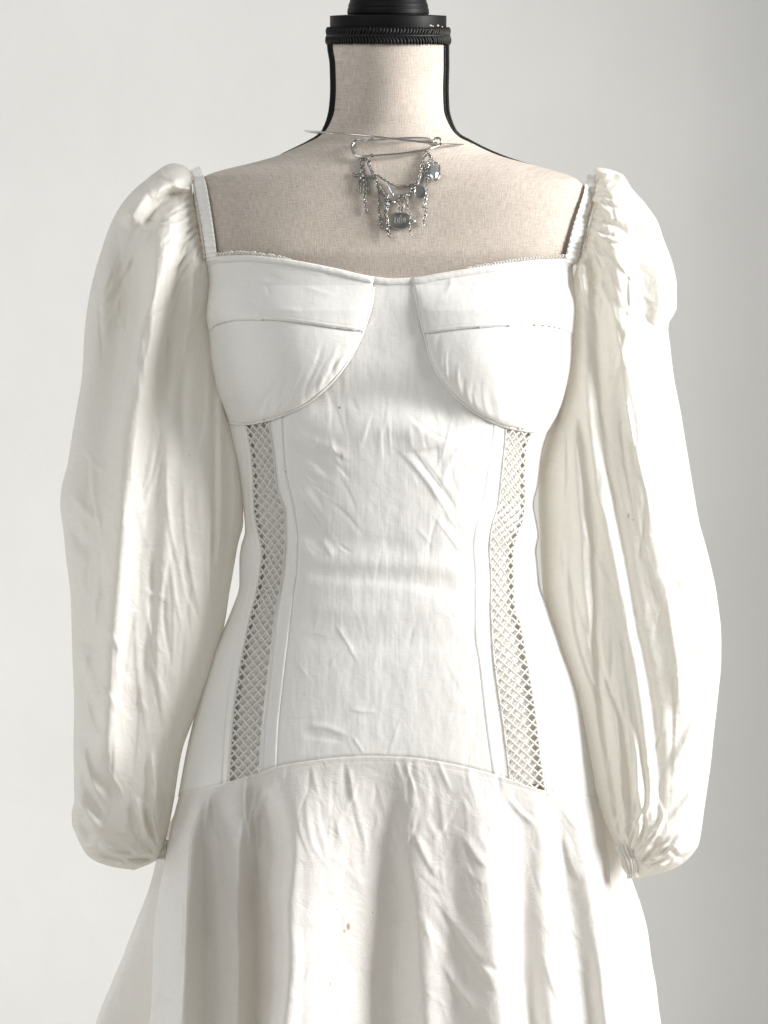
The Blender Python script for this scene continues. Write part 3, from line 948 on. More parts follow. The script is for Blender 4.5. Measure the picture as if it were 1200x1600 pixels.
# ------------------------------------------------------------------ sleeves
def sleeve(outer, inner, dc, hf, stk, seed, left, gather, mat, ex_top):
    Lq = pchip([(y, x) for x, y in (outer if left else inner)])
    Rq = pchip([(y, x) for x, y in (inner if left else outer)])
    y0 = max(min(p[1] for p in outer), min(p[1] for p in inner)); y1 = min(max(p[1] for p in outer), max(p[1] for p in inner))
    nv, nf, nb_ = 460, 170, 74
    vv = np.linspace(0, 1, nv)
    # rows closer together at both gathered ends
    Yv = y0 + (y1 - y0) * (.5 - .5 * np.cos(PI * vv)) * .35 + (y1 - y0) * vv * .65
    uf = np.linspace(0, PI, nf, endpoint=False); ub = np.linspace(PI, 2 * PI, nb_, endpoint=False)
    u = np.r_[uf, ub]
    L, R = Lq(Yv)[:, None], Rq(Yv)[:, None]
    X = (L + R) / 2 - (R - L) / 2 * np.cos(u)[None]
    Y = np.broadcast_to(Yv[:, None], X.shape).copy()
    sn = np.sin(u)[None]
    H = hf(Yv)[:, None]; C = dc(Yv)[:, None]
    inner = (1 + (-1 if left else 1) * np.cos(u)[None]) / 2      # 1 where the sleeve is set into the strap
    offs = (Ef(Yv) + 6 - dc(Yv)) * np.interp(Yv, [255, 275, 415, 540], [0, 1, 1, 0])
    C = C + offs[:, None] * inner ** 3
    D = C + H * np.sign(sn) * np.abs(sn) ** .85 * np.where(sn < 0, .8, 1)
    front = np.clip(sn * 4 + .25, 0, 1)
    al = stk + gather
    disp = strokes(X, Y, al) * front
    bk = np.clip(-sn * 3, 0, 1) * 6 * noise2(X / 40 + seed, Y / 260)
    # displace along the shape's own normal
    nx = -np.cos(u)[None] * .55 + 0 * X
    nrm = np.hypot(nx, np.maximum(np.abs(sn), .15)); nx = nx / nrm; nd = np.sign(sn + 1e-9) * np.maximum(np.abs(sn), .15) / nrm
    X = X + nx * (disp * .35 + bk); D = D + nd * (disp + bk)
    Q = np.stack([X, Y, D], -1)
    st = 1
    q = Q[::st, ::st]
    yq = q[..., 1]
    fr = np.clip((yq - y0) / (y1 - y0), 0, 1)
    su = 1 + np.interp(fr, [0, .1, .3, .7, .88, 1], [ex_top, ex_top * .8, .02, .02, .05, .08])
    sv = 1 + np.interp(fr, [0, .12, .35, .7, .88, 1], [ex_top, ex_top * .7, .012, .014, .03, .05])
    pin = np.interp(fr, [0, .02, .2, .8, 1], [.05, .03, .014, .014, .03])
    uq = u[::st]
    edge_u = np.exp(-((uq - (PI if left else 0)) / .35) ** 2) + (0 if left else np.exp(-((uq - 2 * PI) / .35) ** 2))
    pin = pin[:, 0] if pin.ndim > 2 else pin
    pin = np.broadcast_to(pin, yq.shape) + .5 * edge_u[None] * (yq < 412)
    U = relax(q, su, sv, pin, 170, .02, 2.0, True, seed)
    U = np.clip(upsample(U, nv, len(u), True), -14, 14)
    Q = Q + U * np.array([.35, .35, 1.0])
    Q[..., 2] += front * (2.0 * crumple(X / 60 + seed, Y / 110) + .6 * crumple(X / 22 + seed, Y / 40))
    V = P(Q[..., 0], Q[..., 1], Q[..., 2]).reshape(-1, 3)
    uu = X * S
    uv = np.stack([uu, -Y * S], -1).reshape(-1, 2)
    return mesh_np('sleeve', V, grid_faces(nv, len(u), True), mat, dress, uv)


def fan(points, ang0, ang1, n, ln, amp, wd, seed):
    """short gathers running out from a seam"""
    r = np.random.default_rng(seed)
    p = catmull(points, n)
    out = []
    for i in range(n):
        a = math.radians(ang0 + (ang1 - ang0) * i / max(n - 1, 1) + r.normal(0, 5))
        L_ = ln * r.uniform(.45, 1.2); b = math.radians(r.normal(0, 9))
        x, y = p[i]
        out.append((amp * r.uniform(.5, 1.2) * (1 if i % 2 else -1), wd * r.uniform(.7, 1.3), wd * r.uniform(.7, 1.3),
                    [(x, y), (x + .5 * L_ * math.cos(a), y + .5 * L_ * math.sin(a)), (x + L_ * math.cos(a + b), y + L_ * math.sin(a + b))], .3))
    return out


outL = [(270, 255), (258, 259), (247, 266), (230, 279), (212, 294), (197, 310), (183, 330), (172, 352), (161, 383), (150, 418), (139, 465), (132, 518), (128, 583), (118, 647), (111, 690), (106, 722), (95, 770), (94, 790), (99, 830), (103, 870), (110, 931), (113, 1025), (116, 1110), (115, 1166), (116, 1250), (112, 1270), (112, 1284), (118, 1302), (126, 1320), (135, 1335), (148, 1345), (166, 1352), (190, 1357), (207, 1359)]
inL = [(273, 255), (287, 259), (296, 267), (299, 285), (302, 310), (308, 345), (314, 375), (320, 400), (326, 418), (330, 465), (334, 520), (344, 600), (358, 660), (374, 720), (380, 790), (380, 815), (372, 850), (366, 884), (358, 930), (352, 969), (332, 1049), (300, 1130), (284, 1175), (270, 1260), (262, 1300), (254, 1330), (246, 1343), (228, 1352), (211, 1359)]
dcL = pchip([(255, -6), (285, 6), (330, 14), (400, 4), (500, -14), (600, -18), (800, -10), (1000, 0), (1200, 0), (1359, -5)])
hL = pchip([(255, 5), (262, 16), (275, 34), (300, 56), (350, 78), (450, 92), (600, 98), (800, 104), (1000, 96), (1200, 86), (1290, 74), (1330, 52), (1350, 26), (1359, 5)])
stL = [
    # the big lit ridge from the shoulder to the wrist
    (38, 30, 22, [(285, 318), (262, 360), (245, 430), (232, 500), (220, 590), (206, 680), (196, 780), (186, 900), (176, 1030), (170, 1150), (165, 1250)], .1),
    # the deep hollow on its outer side
    (-34, 40, 17, [(214, 325), (210, 380), (204, 450), (192, 530), (174, 620), (150, 730)], .4),
    (12, 16, 14, [(178, 370), (170, 420), (163, 470), (158, 540)], .3),
    # rolled fold over the shoulder
    (24, 10, 15, [(298, 276), (268, 284), (232, 302), (205, 330), (188, 355)], .2),
    (-26, 8, 11, [(298, 303), (272, 304), (250, 318), (236, 338), (225, 362)], .2),
    (9, 6, 7, [(300, 296), (285, 297), (272, 303)], .3),
    (8, 7, 7, [(296, 262), (270, 266), (240, 282)], .3),
    # inner pleats beside the body
    (-10, 8, 12, [(296, 345), (282, 400), (272, 470), (262, 560), (256, 640)], .15),
    (6, 7, 9, [(312, 352), (304, 420), (300, 480), (303, 520)], .25),
    (-6, 9, 9, [(288, 520), (285, 640), (286, 760)], .3),
    (5, 10, 10, [(268, 600), (262, 720), (258, 840), (254, 960)], .25),
    (-6, 3.5, 6, [(332, 560), (334, 680), (334, 800), (330, 900)], .2),
    (5, 5, 4, [(341, 560), (344, 680), (345, 800), (338, 920)], .2),
    (-6, 4, 5, [(352, 650), (355, 730), (354, 830), (345, 930)], .2),
    (4, 4, 4, [(362, 690), (366, 770), (362, 850)], .25),
    (-5, 9, 9, [(240, 850), (236, 960), (222, 1080)], .3),
    # outer lower sleeve: diagonal drag lines
    (11.9, 9, 12, [(128, 1000), (140, 1060), (155, 1110)], .3), (-10.2, 8, 9, [(130, 1040), (148, 1110), (160, 1150)], .3),
    (13.6, 7, 9, [(125, 1150), (140, 1210), (165, 1260)], .3), (-11.9, 7, 8, [(125, 1200), (142, 1250), (165, 1285)], .3),
    (10.2, 6, 8, [(120, 1235), (138, 1275), (160, 1302)], .3), (-10.2, 8, 8, [(118, 1262), (135, 1300), (150, 1318)], .3),
    (-6, 10, 10, [(100, 800), (120, 840), (150, 870)], .3), (5, 8, 8, [(110, 760), (135, 800), (165, 812)], .3),
    (5, 6, 6, [(160, 900), (150, 960), (140, 1010)], .3),
    # bottom puff
    (11.9, 5, 6, [(245, 1336), (215, 1334), (180, 1330), (150, 1318)], .2), (-10.2, 4, 5, [(245, 1341), (215, 1341), (180, 1340), (150, 1333)], .2),
    (8.5, 4, 4, [(240, 1347), (210, 1350), (180, 1349)], .2),
    (10.2, 6, 7, [(248, 1330), (244, 1290), (240, 1230), (236, 1160)], .25), (-10.2, 6, 6, [(252, 1325), (256, 1280), (258, 1220)], .25),
    (8.5, 6, 6, [(236, 1330), (222, 1290), (212, 1240)], .25), (-8.5, 6, 6, [(238, 1332), (230, 1300), (225, 1250)], .25),
]
stL += creases(60, (120, 420, 330, 1270), 92, 4, 300, 2.3, 2.8, 51, 3.2) + creases(22, (110, 700, 250, 1300), 62, 16, 90, 1.7, 3.2, 52) + creases(26, (170, 290, 320, 500), 108, 12, 150, 2.6, 3.0, 53)
stL += creases(14, (140, 1300, 245, 1352), 8, 8, 70, 2.4, 2.6, 54)
stL += fan([(247, 1322), (249, 1340), (240, 1348)], 258, 172, 16, 95, 6.0, 3.6, 55)
gaL = fan([(303, 290), (308, 320), (314, 350), (322, 395)], 185, 108, 22, 75, 4.2, 3.0, 11)
sleeve_l = sleeve(outL, inL, dcL, hL, stL, 5, True, gaL, M_sleeve, .085)

outR = [(938, 262), (952, 265), (963, 268), (973, 273), (987, 294), (1008, 318), (1026, 345), (1038, 377), (1047, 400), (1053, 420), (1057, 445), (1057, 480), (1052, 493), (1046, 503), (1044, 514), (1047, 540), (1052, 583), (1064, 647), (1071, 690), (1080, 744), (1086, 780), (1092, 814), (1102, 850), (1111, 885), (1120, 930), (1127, 1000), (1127, 1025), (1121, 1096), (1116, 1140), (1111, 1189), (1101, 1260), (1092, 1318), (1084, 1332), (1073, 1344), (1055, 1356), (1040, 1362), (1020, 1367), (1002, 1372)]
inR = [(934, 262), (931, 267), (931, 273), (931, 285), (929, 305), (926, 330), (919, 360), (909, 395), (900, 420), (892, 450), (886, 500), (878, 560), (868, 620), (852, 690), (841, 740), (841, 780), (843, 830), (845, 880), (850, 940), (862, 1000), (893, 1090), (916, 1180), (935, 1255), (952, 1300), (964, 1325), (978, 1348), (990, 1364), (998, 1372)]
dcR = pchip([(262, -6), (285, 6), (330, 12), (400, 0), (500, -22), (600, -40), (800, -48), (1000, -25), (1200, 0), (1300, 24), (1372, 44)])
hR = pchip([(262, 5), (268, 16), (280, 34), (305, 56), (350, 78), (450, 92), (600, 98), (800, 104), (1000, 98), (1200, 88), (1300, 72), (1345, 46), (1364, 22), (1372, 5)])
stR = [
    (-16.0, 5, 7, [(918, 283), (935, 282), (955, 277), (975, 276)], .3),
    (16.0, 6, 8, [(920, 270), (940, 268), (960, 270)], .3),
    # long valleys
    (-9, 9, 12, [(926, 395), (929, 440), (932, 520), (938, 610), (945, 690), (958, 770), (970, 838), (984, 920), (998, 1002), (1012, 1070), (1022, 1142), (1027, 1220), (1026, 1300)], .08),
    (7, 12, 10, [(912, 430), (913, 520), (918, 620), (928, 710), (944, 800), (962, 880), (980, 970), (998, 1060), (1010, 1150), (1014, 1250)], .1),
    (-8, 6, 8, [(905, 640), (912, 700), (920, 770), (926, 850), (930, 940), (934, 1050), (946, 1160), (962, 1250), (976, 1318)], .1),
    (6, 10, 8, [(895, 620), (900, 720), (908, 830), (914, 940), (920, 1040)], .2),
    (-7, 10, 13, [(955, 310), (975, 345), (992, 395), (1004, 450), (1012, 520), (1022, 600), (1032, 700), (1040, 780)], .4),
    (12, 16, 16, [(935, 300), (952, 345), (964, 420), (972, 520), (985, 620), (1000, 730), (1020, 840), (1045, 950), (1060, 1060), (1062, 1160)], .12),
    (9, 12, 12, [(985, 310), (1010, 350), (1028, 400), (1036, 450), (1030, 520)], .25),
    (-7, 6, 8, [(1055, 440), (1042, 470), (1036, 510)], .3),
    # folded gather below the shoulder seam
    (-12, 5, 8, [(922, 332), (940, 342), (958, 352), (985, 372)], .5), (11, 3, 6, [(918, 350), (934, 366), (952, 374), (985, 376)], .4),
    (-12.8, 5, 6, [(924, 318), (932, 328), (944, 336)], .3), (12.8, 5, 5, [(922, 305), (938, 318), (950, 336)], .3),
    (-14.4, 6, 9, [(918, 392), (924, 420), (928, 450)], .3), (11.2, 5, 6, [(909, 402), (912, 440), (914, 470)], .3),
    # lower sleeve drag lines
    (6, 7, 8, [(1100, 1090), (1070, 1160), (1040, 1210)], .3), (-6, 7, 8, [(1112, 1130), (1082, 1190), (1045, 1235)], .3),
    (6, 6, 7, [(1102, 1200), (1075, 1250), (1040, 1290)], .3), (-5, 5, 6, [(1098, 1260), (1070, 1285), (1045, 1296)], .3),
    (5, 7, 7, [(1060, 960), (1080, 1010), (1100, 1040)], .3), (-4, 7, 7, [(1030, 880), (1060, 920), (1090, 940)], .3),
    (6, 5, 5, [(955, 1090), (966, 1170), (972, 1250), (976, 1315)], .2), (-6, 4, 6, [(968, 1100), (980, 1180), (985, 1260), (984, 1320)], .2),
    (6, 5, 5, [(985, 1120), (996, 1200), (997, 1270), (990, 1325)], .2), (-5, 4, 5, [(1000, 1150), (1008, 1220), (1006, 1290), (998, 1330)], .2),
    # bottom puff
    (-8, 5, 6, [(1002, 1352), (1012, 1338), (1024, 1322), (1030, 1305)], .2), (7, 6, 6, [(1010, 1352), (1040, 1340), (1070, 1318)], .25),
    (-7, 5, 6, [(1006, 1358), (1030, 1346), (1045, 1330), (1060, 1330)], .25), (6, 4, 5, [(1008, 1364), (1040, 1352), (1070, 1338)], .25),
    (-5, 4, 4, [(1045, 1325), (1060, 1340), (1072, 1346)], .3),
]
stR += creases(64, (870, 420, 1090, 1270), 84, 4, 300, 2.2, 2.8, 61, 3.2) + creases(26, (1000, 800, 1110, 1300), 120, 18, 90, 1.7, 3.2, 62) + creases(26, (915, 290, 1040, 500), 70, 12, 150, 2.4, 3.0, 63)
stR += creases(14, (1005, 1310, 1085, 1360), 150, 14, 60, 2.4, 2.6, 64) + creases(14, (945, 1130, 1030, 1320), 84, 6, 120, 2.2, 2.6, 65)
stR += fan([(968, 1322), (984, 1338), (1000, 1356)], -98, -8, 18, 85, 6.0, 3.4, 66)
gaR = fan([(914, 295), (912, 330), (906, 365), (899, 400)], -5, 72, 22, 75, 4.2, 3.0, 21)
sleeve_r = sleeve(outR, inR, dcR, hR, stR, 9, False, gaR, M_sleeve, .085)


def ruched(name, parent, cx, cy, ax, ay, half0, half1, d0, dep, seed):
    """short elastic cuff: a gathered tube"""
    r = np.random.default_rng(seed)
    n, m = 96, 26
    u = np.linspace(0, 2 * PI, n, endpoint=False)[None]; v = np.linspace(0, 1, m)[:, None]
    L_ = math.hypot(ax, ay); tx, ty = ax / L_, ay / L_
    half = half0 + (half1 - half0) * v
    wob = 1.6 * np.sin(17 * u + 2 * np.sin(5 * v + u)) + 1.2 * noise2(u * 5 + seed, v * 4) + 1.5 * np.sin(v * 4 * PI)
    rx = half + wob; rd = dep + wob
    X = cx + ax * v + (-ty) * rx * np.cos(u)
    Y = cy + ay * v + tx * rx * np.cos(u) + 1.5 * np.sin(9 * u) * (v > .9)
    D = d0 + rd * np.sin(u)
    return mesh_np(name, P(X, Y, D).reshape(-1, 3), grid_faces(m, n, True), M_sleeve, parent, np.stack([X * S, -Y * S], -1).reshape(-1, 2))


ruched('cuff', sleeve_l, 254, 1312, -1, 30, 13, 9, 4, 12, 3)
ruched('cuff', sleeve_r, 980, 1319, 9, 52, 18, 8, 64, 14, 4)


# elastic shoulder straps
def strap(pts, halfs, seed, side):
    p = catmull(pts, 150)
    yy = np.array([q[1] for q in pts]); hh = pchip(list(zip(yy, halfs)))
    dep = lambda X, Y: body_d(X + side * 5, np.maximum(Y, 262)) + 5 + np.interp(Y, [255, 268, 285], [-16, 0, 0])
    rib = lambda X, Y, c: (1.5 * np.sin(2 * PI * (Y + 5.0 * noise2(Y / 16 + seed, c * .8 + 0 * Y)) / 8.5) + 1.1 * noise2(Y / 4.2 + 9 * seed, c * .6 + 0 * Y)) * (1 - c ** 6) * (1 + .6 * noise2(Y / 25, 0 * Y + seed))
    o = ribbon('shoulder_strap', p, hh(p[:, 1]), dep, M_panel, 3.5, 13, rib)
    return p, dep


pl_, dl_ = strap([(304, 263), (308, 272), (313, 290), (317, 315), (323, 350), (331, 407)], [8, 8.5, 9.5, 10, 9.5, 9], 1, 1)
pr_, dr_ = strap([(925, 273), (924, 283), (920, 305), (914, 325), (906, 355), (893, 412)], [7, 8, 8.5, 9, 10.5, 12], 2, -1)
for p_, de_, sg in ((pl_, dl_, -1), (pr_, dr_, 1)):
    q = p_[6:-2]
    eb = Bag()
    s = np.arange(0, len(q), 2)
    x = q[s, 0] + sg * (10.5 + 0.9 * np.sin(s * 1.9)); y = q[s, 1] + 0.3 * (x - q[s, 0]) * .2
    d = de_(x, y) + 5
    for i in range(len(s)):
        eb.ball(P(x[i], y[i], d[i]), np.array([1.5, 1.4, 1.7]) * S * rng.uniform(.8, 1.2), 6, 5)
    eb.tube(P(x, y, d - 1), 1.1 * S, 5)
    eb.build('picot_edging', M_thread, dress)


# ------------------------------------------------------------------ skirt
SK = [  # per column: seam (X,d) · 1300 · 1420 · 1600 · 1800
    [(300, -60), (262, -80), (222, -105), (150, -130), (70, -150)],
    [(291, -30), (270, -42), (258, -48), (258, -62), (258, -75)],
    [(281, 8), (265, 18), (243, 28), (233, 40), (222, 50)],
    [(296, 60), (279, 62), (259, 68), (250, 80), (240, 90)],
    [(322, 95), (299, 112), (291, 134), (284, 154), (272, 180)],
    [(347, 118), (330, 96), (328, 82), (326, 84), (322, 90)],
    [(374, 134), (376, 128), (371, 128), (371, 132), (366, 150)],
    [(402, 148), (408, 112), (405, 82), (402, 66), (400, 60)],
    [(436, 164), (450, 184), (443, 202), (434, 226), (424, 252)],
    [(490, 176), (484, 194), (480, 212), (476, 232), (470, 256)],
    [(548, 182), (546, 180), (544, 182), (545, 190), (544, 206)],
    [(603, 186), (611, 158), (614, 140), (612, 130), (608, 124)],
    [(642, 186), (645, 184), (652, 196), (664, 214), (676, 240)],
    [(690, 180), (700, 174), (706, 174), (714, 182), (722, 190)],
    [(742, 170), (757, 182), (768, 200), (788, 222), (808, 250)],
    [(794, 152), (812, 134), (811, 122), (824, 118), (838, 120)],
    [(832, 136), (846, 132), (850, 134), (866, 150), (884, 170)],
    [(866, 118), (872, 102), (888, 98), (922, 98), (950, 100)],
    [(900, 88), (908, 98), (928, 112), (954, 128), (985, 150)],
    [(932, 34), (944, 42), (957, 46), (968, 44), (988, 40)],
    [(924, -22), (942, -12), (956, -10), (958, -26), (962, -40)],
    [(918, -60), (956, -58), (1000, -72), (1029, -92), (1060, -110)],
    [(850, -140), (858, -165), (880, -205), (900, -240), (920, -270)],
    [(700, -172), (700, -200), (710, -240), (720, -280), (730, -310)],
    [(500, -172), (500, -200), (490, -240), (480, -280), (470, -310)],
    [(360, -140), (350, -165), (330, -200), (310, -235), (280, -260)],
]
SKIRT_STROKES = [
    # ironing creases and drag lines
    (4.5, 4, 12, [(672, 1393), (700, 1430), (740, 1490), (786, 1566)], .3), (-2, 10, 6, [(660, 1410), (690, 1460), (735, 1530), (770, 1580)], .3),
    (4, 4, 8, [(690, 1500), (715, 1545), (750, 1590)], .3), (-3, 5, 8, [(700, 1480), (760, 1510), (800, 1530)], .3),
    (3, 4, 8, [(720, 1300), (745, 1340), (770, 1360)], .3), (3, 4, 8, [(640, 1290), (670, 1350), (690, 1380)], .3), (4, 6, 4, [(790, 1240), (815, 1270), (840, 1290)], .3),
    (3, 3, 7, [(420, 1230), (405, 1260), (395, 1290)], .3), (3, 3, 6, [(355, 1340), (345, 1380), (332, 1420)], .3), (3, 3, 6, [(342, 1420), (355, 1450), (367, 1480)], .3),
    (3, 4, 7, [(880, 1300), (892, 1350), (908, 1380)], .3), (3, 4, 7, [(845, 1480), (860, 1530), (880, 1580)], .3),
]
SKIRT_STROKES += [(8, 3, 7, [(302, 1280), (294, 1330), (293, 1400), (291, 1480), (283, 1600)], .15), (7, 3, 7, [(383, 1270), (373, 1330), (369, 1410), (372, 1500), (371, 1610)], .15),
                  (5, 3, 6, [(330, 1262), (342, 1300), (350, 1350), (346, 1400)], .3), (-5, 4, 8, [(318, 1300), (322, 1380), (318, 1470)], .3), (5, 3, 8, [(268, 1330), (258, 1400), (256, 1480)], .3),
                  (5, 3, 7, [(404, 1225), (398, 1270), (406, 1330), (402, 1400)], .3), (-4, 4, 8, [(196, 1500), (180, 1560), (172, 1610)], .3), (5, 4, 8, [(205, 1470), (196, 1530), (190, 1600)], .3)]
SKIRT_STROKES += creases(34, (240, 1260, 450, 1600), 92, 10, 150, 3.2, 2.8, 77)
SKIRT_STROKES += creases(60, (420, 1205, 800, 1340), 86, 10, 110, 1.5, 3.0, 71) + creases(20, (300, 1250, 440, 1400), 100, 14, 100, 1.9, 3.0, 72)
SKIRT_STROKES += creases(34, (620, 1250, 900, 1480), 66, 20, 110, 1.1, 3.4, 73) + creases(30, (260, 1400, 960, 1640), 86, 12, 150, 1.2, 3.6, 74) + creases(16, (520, 1330, 700, 1600), 60, 30, 80, 1.0, 3.0, 75)


def build_skirt():
    K = np.array(SK, float)             # columns, rows, 2
    # soften the folds: pull each front column towards the mean of its neighbours
    m_ = (np.roll(K[..., 1], 1, 0) + np.roll(K[..., 1], -1, 0)) / 2
    for c_ in range(4, 19):
        k_ = 1.0 if c_ in (4, 5, 6, 7, 8, 9) else (.74 if c_ in (11, 12) else .78)
        K[c_, 1:, 1] = m_[c_, 1:] + (K[c_, 1:, 1] - m_[c_, 1:]) * k_
    nc = len(K)
    nu, nv = 560, 340
    # Catmull-Rom round the ring, dense in front
    fine = []
    dens = np.array([1.0 if 1 <= i <= 20 else .45 for i in range(nc)])
    cum = np.r_[0, np.cumsum(dens)]
    s = np.linspace(0, cum[-1], nu, endpoint=False)
    i = np.clip(np.searchsorted(cum, s, side='right') - 1, 0, nc - 1)
    t = ((s - cum[i]) / dens[i])[:, None, None]
    g = lambda k: K[(i + k) % nc]
    p0, p1, p2, p3 = g(-1), g(0), g(1), g(2)
    R = 0.5 * (2 * p1 + (p2 - p0) * t + (2 * p0 - 5 * p1 + 4 * p2 - p3) * t ** 2 + (3 * p1 - p0 - 3 * p2 + p3) * t ** 3)   # nu, 5, 2
    front = (R[:, 0, 1] > -15)
    # the top edge lies on the bodice
    Xt = R[:, 0, 0]
    Yt = SY(Xt) - .5
    Yt = np.where(front, Yt, np.interp(Xt, [279, 936], [1240, 1246]))
    dt = np.where(front, np.maximum(torso_d(Xt, Yt - 2, False), 0) + 2.5, R[:, 0, 1])
    R[:, 0, 1] = np.where(front, dt, R[:, 0, 1])
    lev = np.stack([Yt, 0 * Yt + 1300, 0 * Yt + 1420, 0 * Yt + 1600, 0 * Yt + 1800], 0)
    kn = np.array([0, .16, .38, .7, 1.0])
    q = np.r_[np.linspace(0, .16, 90, endpoint=False), np.linspace(.16, 1, nv - 90)]

    def hermite(A):        # A: 5, nu -> nv, nu
        m = np.gradient(A, kn, axis=0)
        i = np.clip(np.searchsorted(kn, q, side='right') - 1, 0, 3)
        h = (kn[i + 1] - kn[i])[:, None]; t = ((q - kn[i]) / (kn[i + 1] - kn[i]))[:, None]
        return ((1 + 2 * t) * (1 - t) ** 2 * A[i] + t * (1 - t) ** 2 * h * m[i] + t * t * (3 - 2 * t) * A[i + 1] + t * t * (t - 1) * h * m[i + 1])
    X = hermite(R[:, :, 0].T); D = hermite(R[:, :, 1].T); Y = hermite(lev)
    X = X + 7 * np.clip((Y - Yt[None]) / 120, 0, 1) * noise2(X / 95 + 4, Y / 150) + 2.5 * np.clip((Y - Yt[None]) / 60, 0, 1) * noise2(X / 40, Y / 60)
    fr = np.clip((D + 20) / 50, 0, 1)
    D = D + .66 * strokes(X, Y, SKIRT_STROKES) * fr
    Q = np.stack([X, Y, D], -1)
    top = np.clip((Y - Yt[None]) / 60, 0, 1)
    st = 2
    qq = Q[::st, ::st]; tq = top[::st, ::st]
    hgt = np.clip((qq[..., 1] - 1190) / 400, 0, 1)
    su = 1.03 - .012 * hgt; sv = 1.028 - .010 * hgt
    pin = np.where(tq < .02, .6, .016 + 0 * tq)
    U = np.clip(upsample(relax(qq, su, sv, pin, 120, .016, 2.2, True, 12), nv, nu, True), -9, 9)
    Q = Q + U * np.array([.4, .3, 1.0]) * np.minimum(1, top * 2.5)[..., None]
    Q[..., 2] += fr * top * (1.6 * crumple(X / 62 + 3, Y / 120) + .5 * crumple(X / 27, Y / 55 + 9))
    # stitched ridge of the seam
    Q[..., 2] += fr * (0.6 * np.exp(-(((Y - Yt[None]) - 1.8) / 1.6) ** 2) - .35 * np.exp(-(((Y - Yt[None]) - 8.0) / 2.0) ** 2))
    V = P(Q[..., 0], Q[..., 1], Q[..., 2]).reshape(-1, 3)
    uv = np.stack([X * S, -Y * S], -1).reshape(-1, 2)
    mesh_np('skirt', V, grid_faces(nv, nu, True), M_skirt, dress, uv)


build_skirt()

# zip at the side seam
zb = Bag()
zb.tube(P([876, 877.5, 879], [636, 640, 645], [8, 9, 9]), 1.6 * S, 6)
zb.ball(P(877.5, 640, 10), np.array([2.2, 1.2, 2.6]) * S)
zb.tube(P([879, 879, 878.6, 878.4], [645, 652, 660, 667], [10, 10, 10, 10]), np.array([.8, 1.3, 1.5, .9]) * S, 6)
zb.tube(P([878, 882, 888], [637, 633, 629], [8, 4, 0]), .6 * S, 5)
zb.build('zip_pull', simple('dull_grey_metal', (.35, .34, .31), .4, .8), dress)

# ------------------------------------------------------------------ NECKLACE
neck = empty('necklace', tuple(P(620, 240, 110)), 'silver wire collar with a large safety pin, hanging chains and charms on the linen chest', 'necklace')


def chest(X, Y):
    return body_d(np.asarray(X, float), np.asarray(Y, float))


# rigid wire collar
ang = np.linspace(math.radians(-38), math.radians(292), 120)   # from the front, round the left and the back
col = []
cw = Bag()
lf = catmull([(683, 224, 118), (660, 222, 122), (615, 217, 126), (560, 211, 120), (507, 207, 88), (481, 205, 42), (478, 204.5, 8), (490, 207, -50), (540, 212, -105), (610, 214, -122), (680, 216, -105), (725, 220, -52), (736, 224, 8), (728, 226, 40), (712, 226, 84), (688, 225, 112)], 140)
cw.tube(P(lf[:, 0], lf[:, 1], lf[:, 2]), 1.7 * S, 8)
cw.build('collar_wire', M_silver, neck)
# safety pin
z2 = lambda pts: np.array([(520 + x / 6, 190 + y / 6) for x, y in pts])
pin_pts = z2([(1016, 190), (1008, 210), (985, 226), (940, 243), (880, 262), (640, 300), (430, 317), (300, 326), (235, 318), (195, 290), (172, 245), (186, 200), (225, 172), (270, 168), (300, 182), (325, 186), (350, 172), (380, 160)])
pp = catmull(pin_pts, 150)
pd = chest(pp[:, 0], pp[:, 1]) + 9
sp = Bag(); sp.tube(P(pp[:, 0], pp[:, 1], pd), 1.9 * S, 8)
arm = catmull(z2([(980, 160), (930, 156), (800, 152), (600, 158), (480, 168), (380, 175), (320, 186)]), 60)
sp.tube(P(arm[:, 0], arm[:, 1], chest(arm[:, 0], arm[:, 1]) + 11), 1.6 * S, 8)
u9 = np.linspace(0, 2 * PI, 24, endpoint=False)
for dz in (8, 11):
    sp.tube(P(683 + 6.4 * np.cos(u9), 221.5 + 6.4 * np.sin(u9), float(chest(683, 221.5)) + dz + 0 * u9), 1.6 * S, 7, True)
sp.build('safety_pin', M_silver, neck)
cl = Bag()   # folded clasp at the closed end
cp = catmull(z2([(372, 330), (365, 306), (350, 318), (300, 330), (240, 330), (200, 308), (180, 270), (176, 235), (195, 205)]), 50)
cl.tube(P(cp[:, 0], cp[:, 1], chest(cp[:, 0], cp[:, 1]) + 12), 1.5 * S, 6)
cl.build('pin_clasp', M_silver, neck)


def chain(pts, r=2.1, wire=.72, step=3.7, lift=5, seed=0, jit=.25):
    rr = np.random.default_rng(seed)
    p = z2(pts)
    L_ = np.linalg.norm(np.diff(p, axis=0), axis=1).sum()
    n = max(4, int(L_ / step))
    q = catmull(p, n)
    d = chest(q[:, 0], q[:, 1]) + lift
    W = P(q[:, 0], q[:, 1], d)
    t = np.gradient(W, axis=0); t /= np.linalg.norm(t, axis=1)[:, None]
    b = Bag()
    u = np.linspace(0, 2 * PI, 9, endpoint=False)
    for i in range(n):
        a = np.array([0, -1.0, 0]); a = a - t[i] * (a @ t[i]); a /= np.linalg.norm(a)
        c = np.cross(t[i], a)
        ph = (PI / 4 if i % 2 else -PI / 4) + rr.normal(0, .25)
        side = a * math.cos(ph) + c * math.sin(ph)
        pts_ = W[i] + rr.normal(0, jit * S, 3) + (np.cos(u)[:, None] * t[i] * 1.25 + np.sin(u)[:, None] * side) * r * S
        b.tube(pts_, wire * S, 5, True)
    return b.build('chain', M_chain, neck)


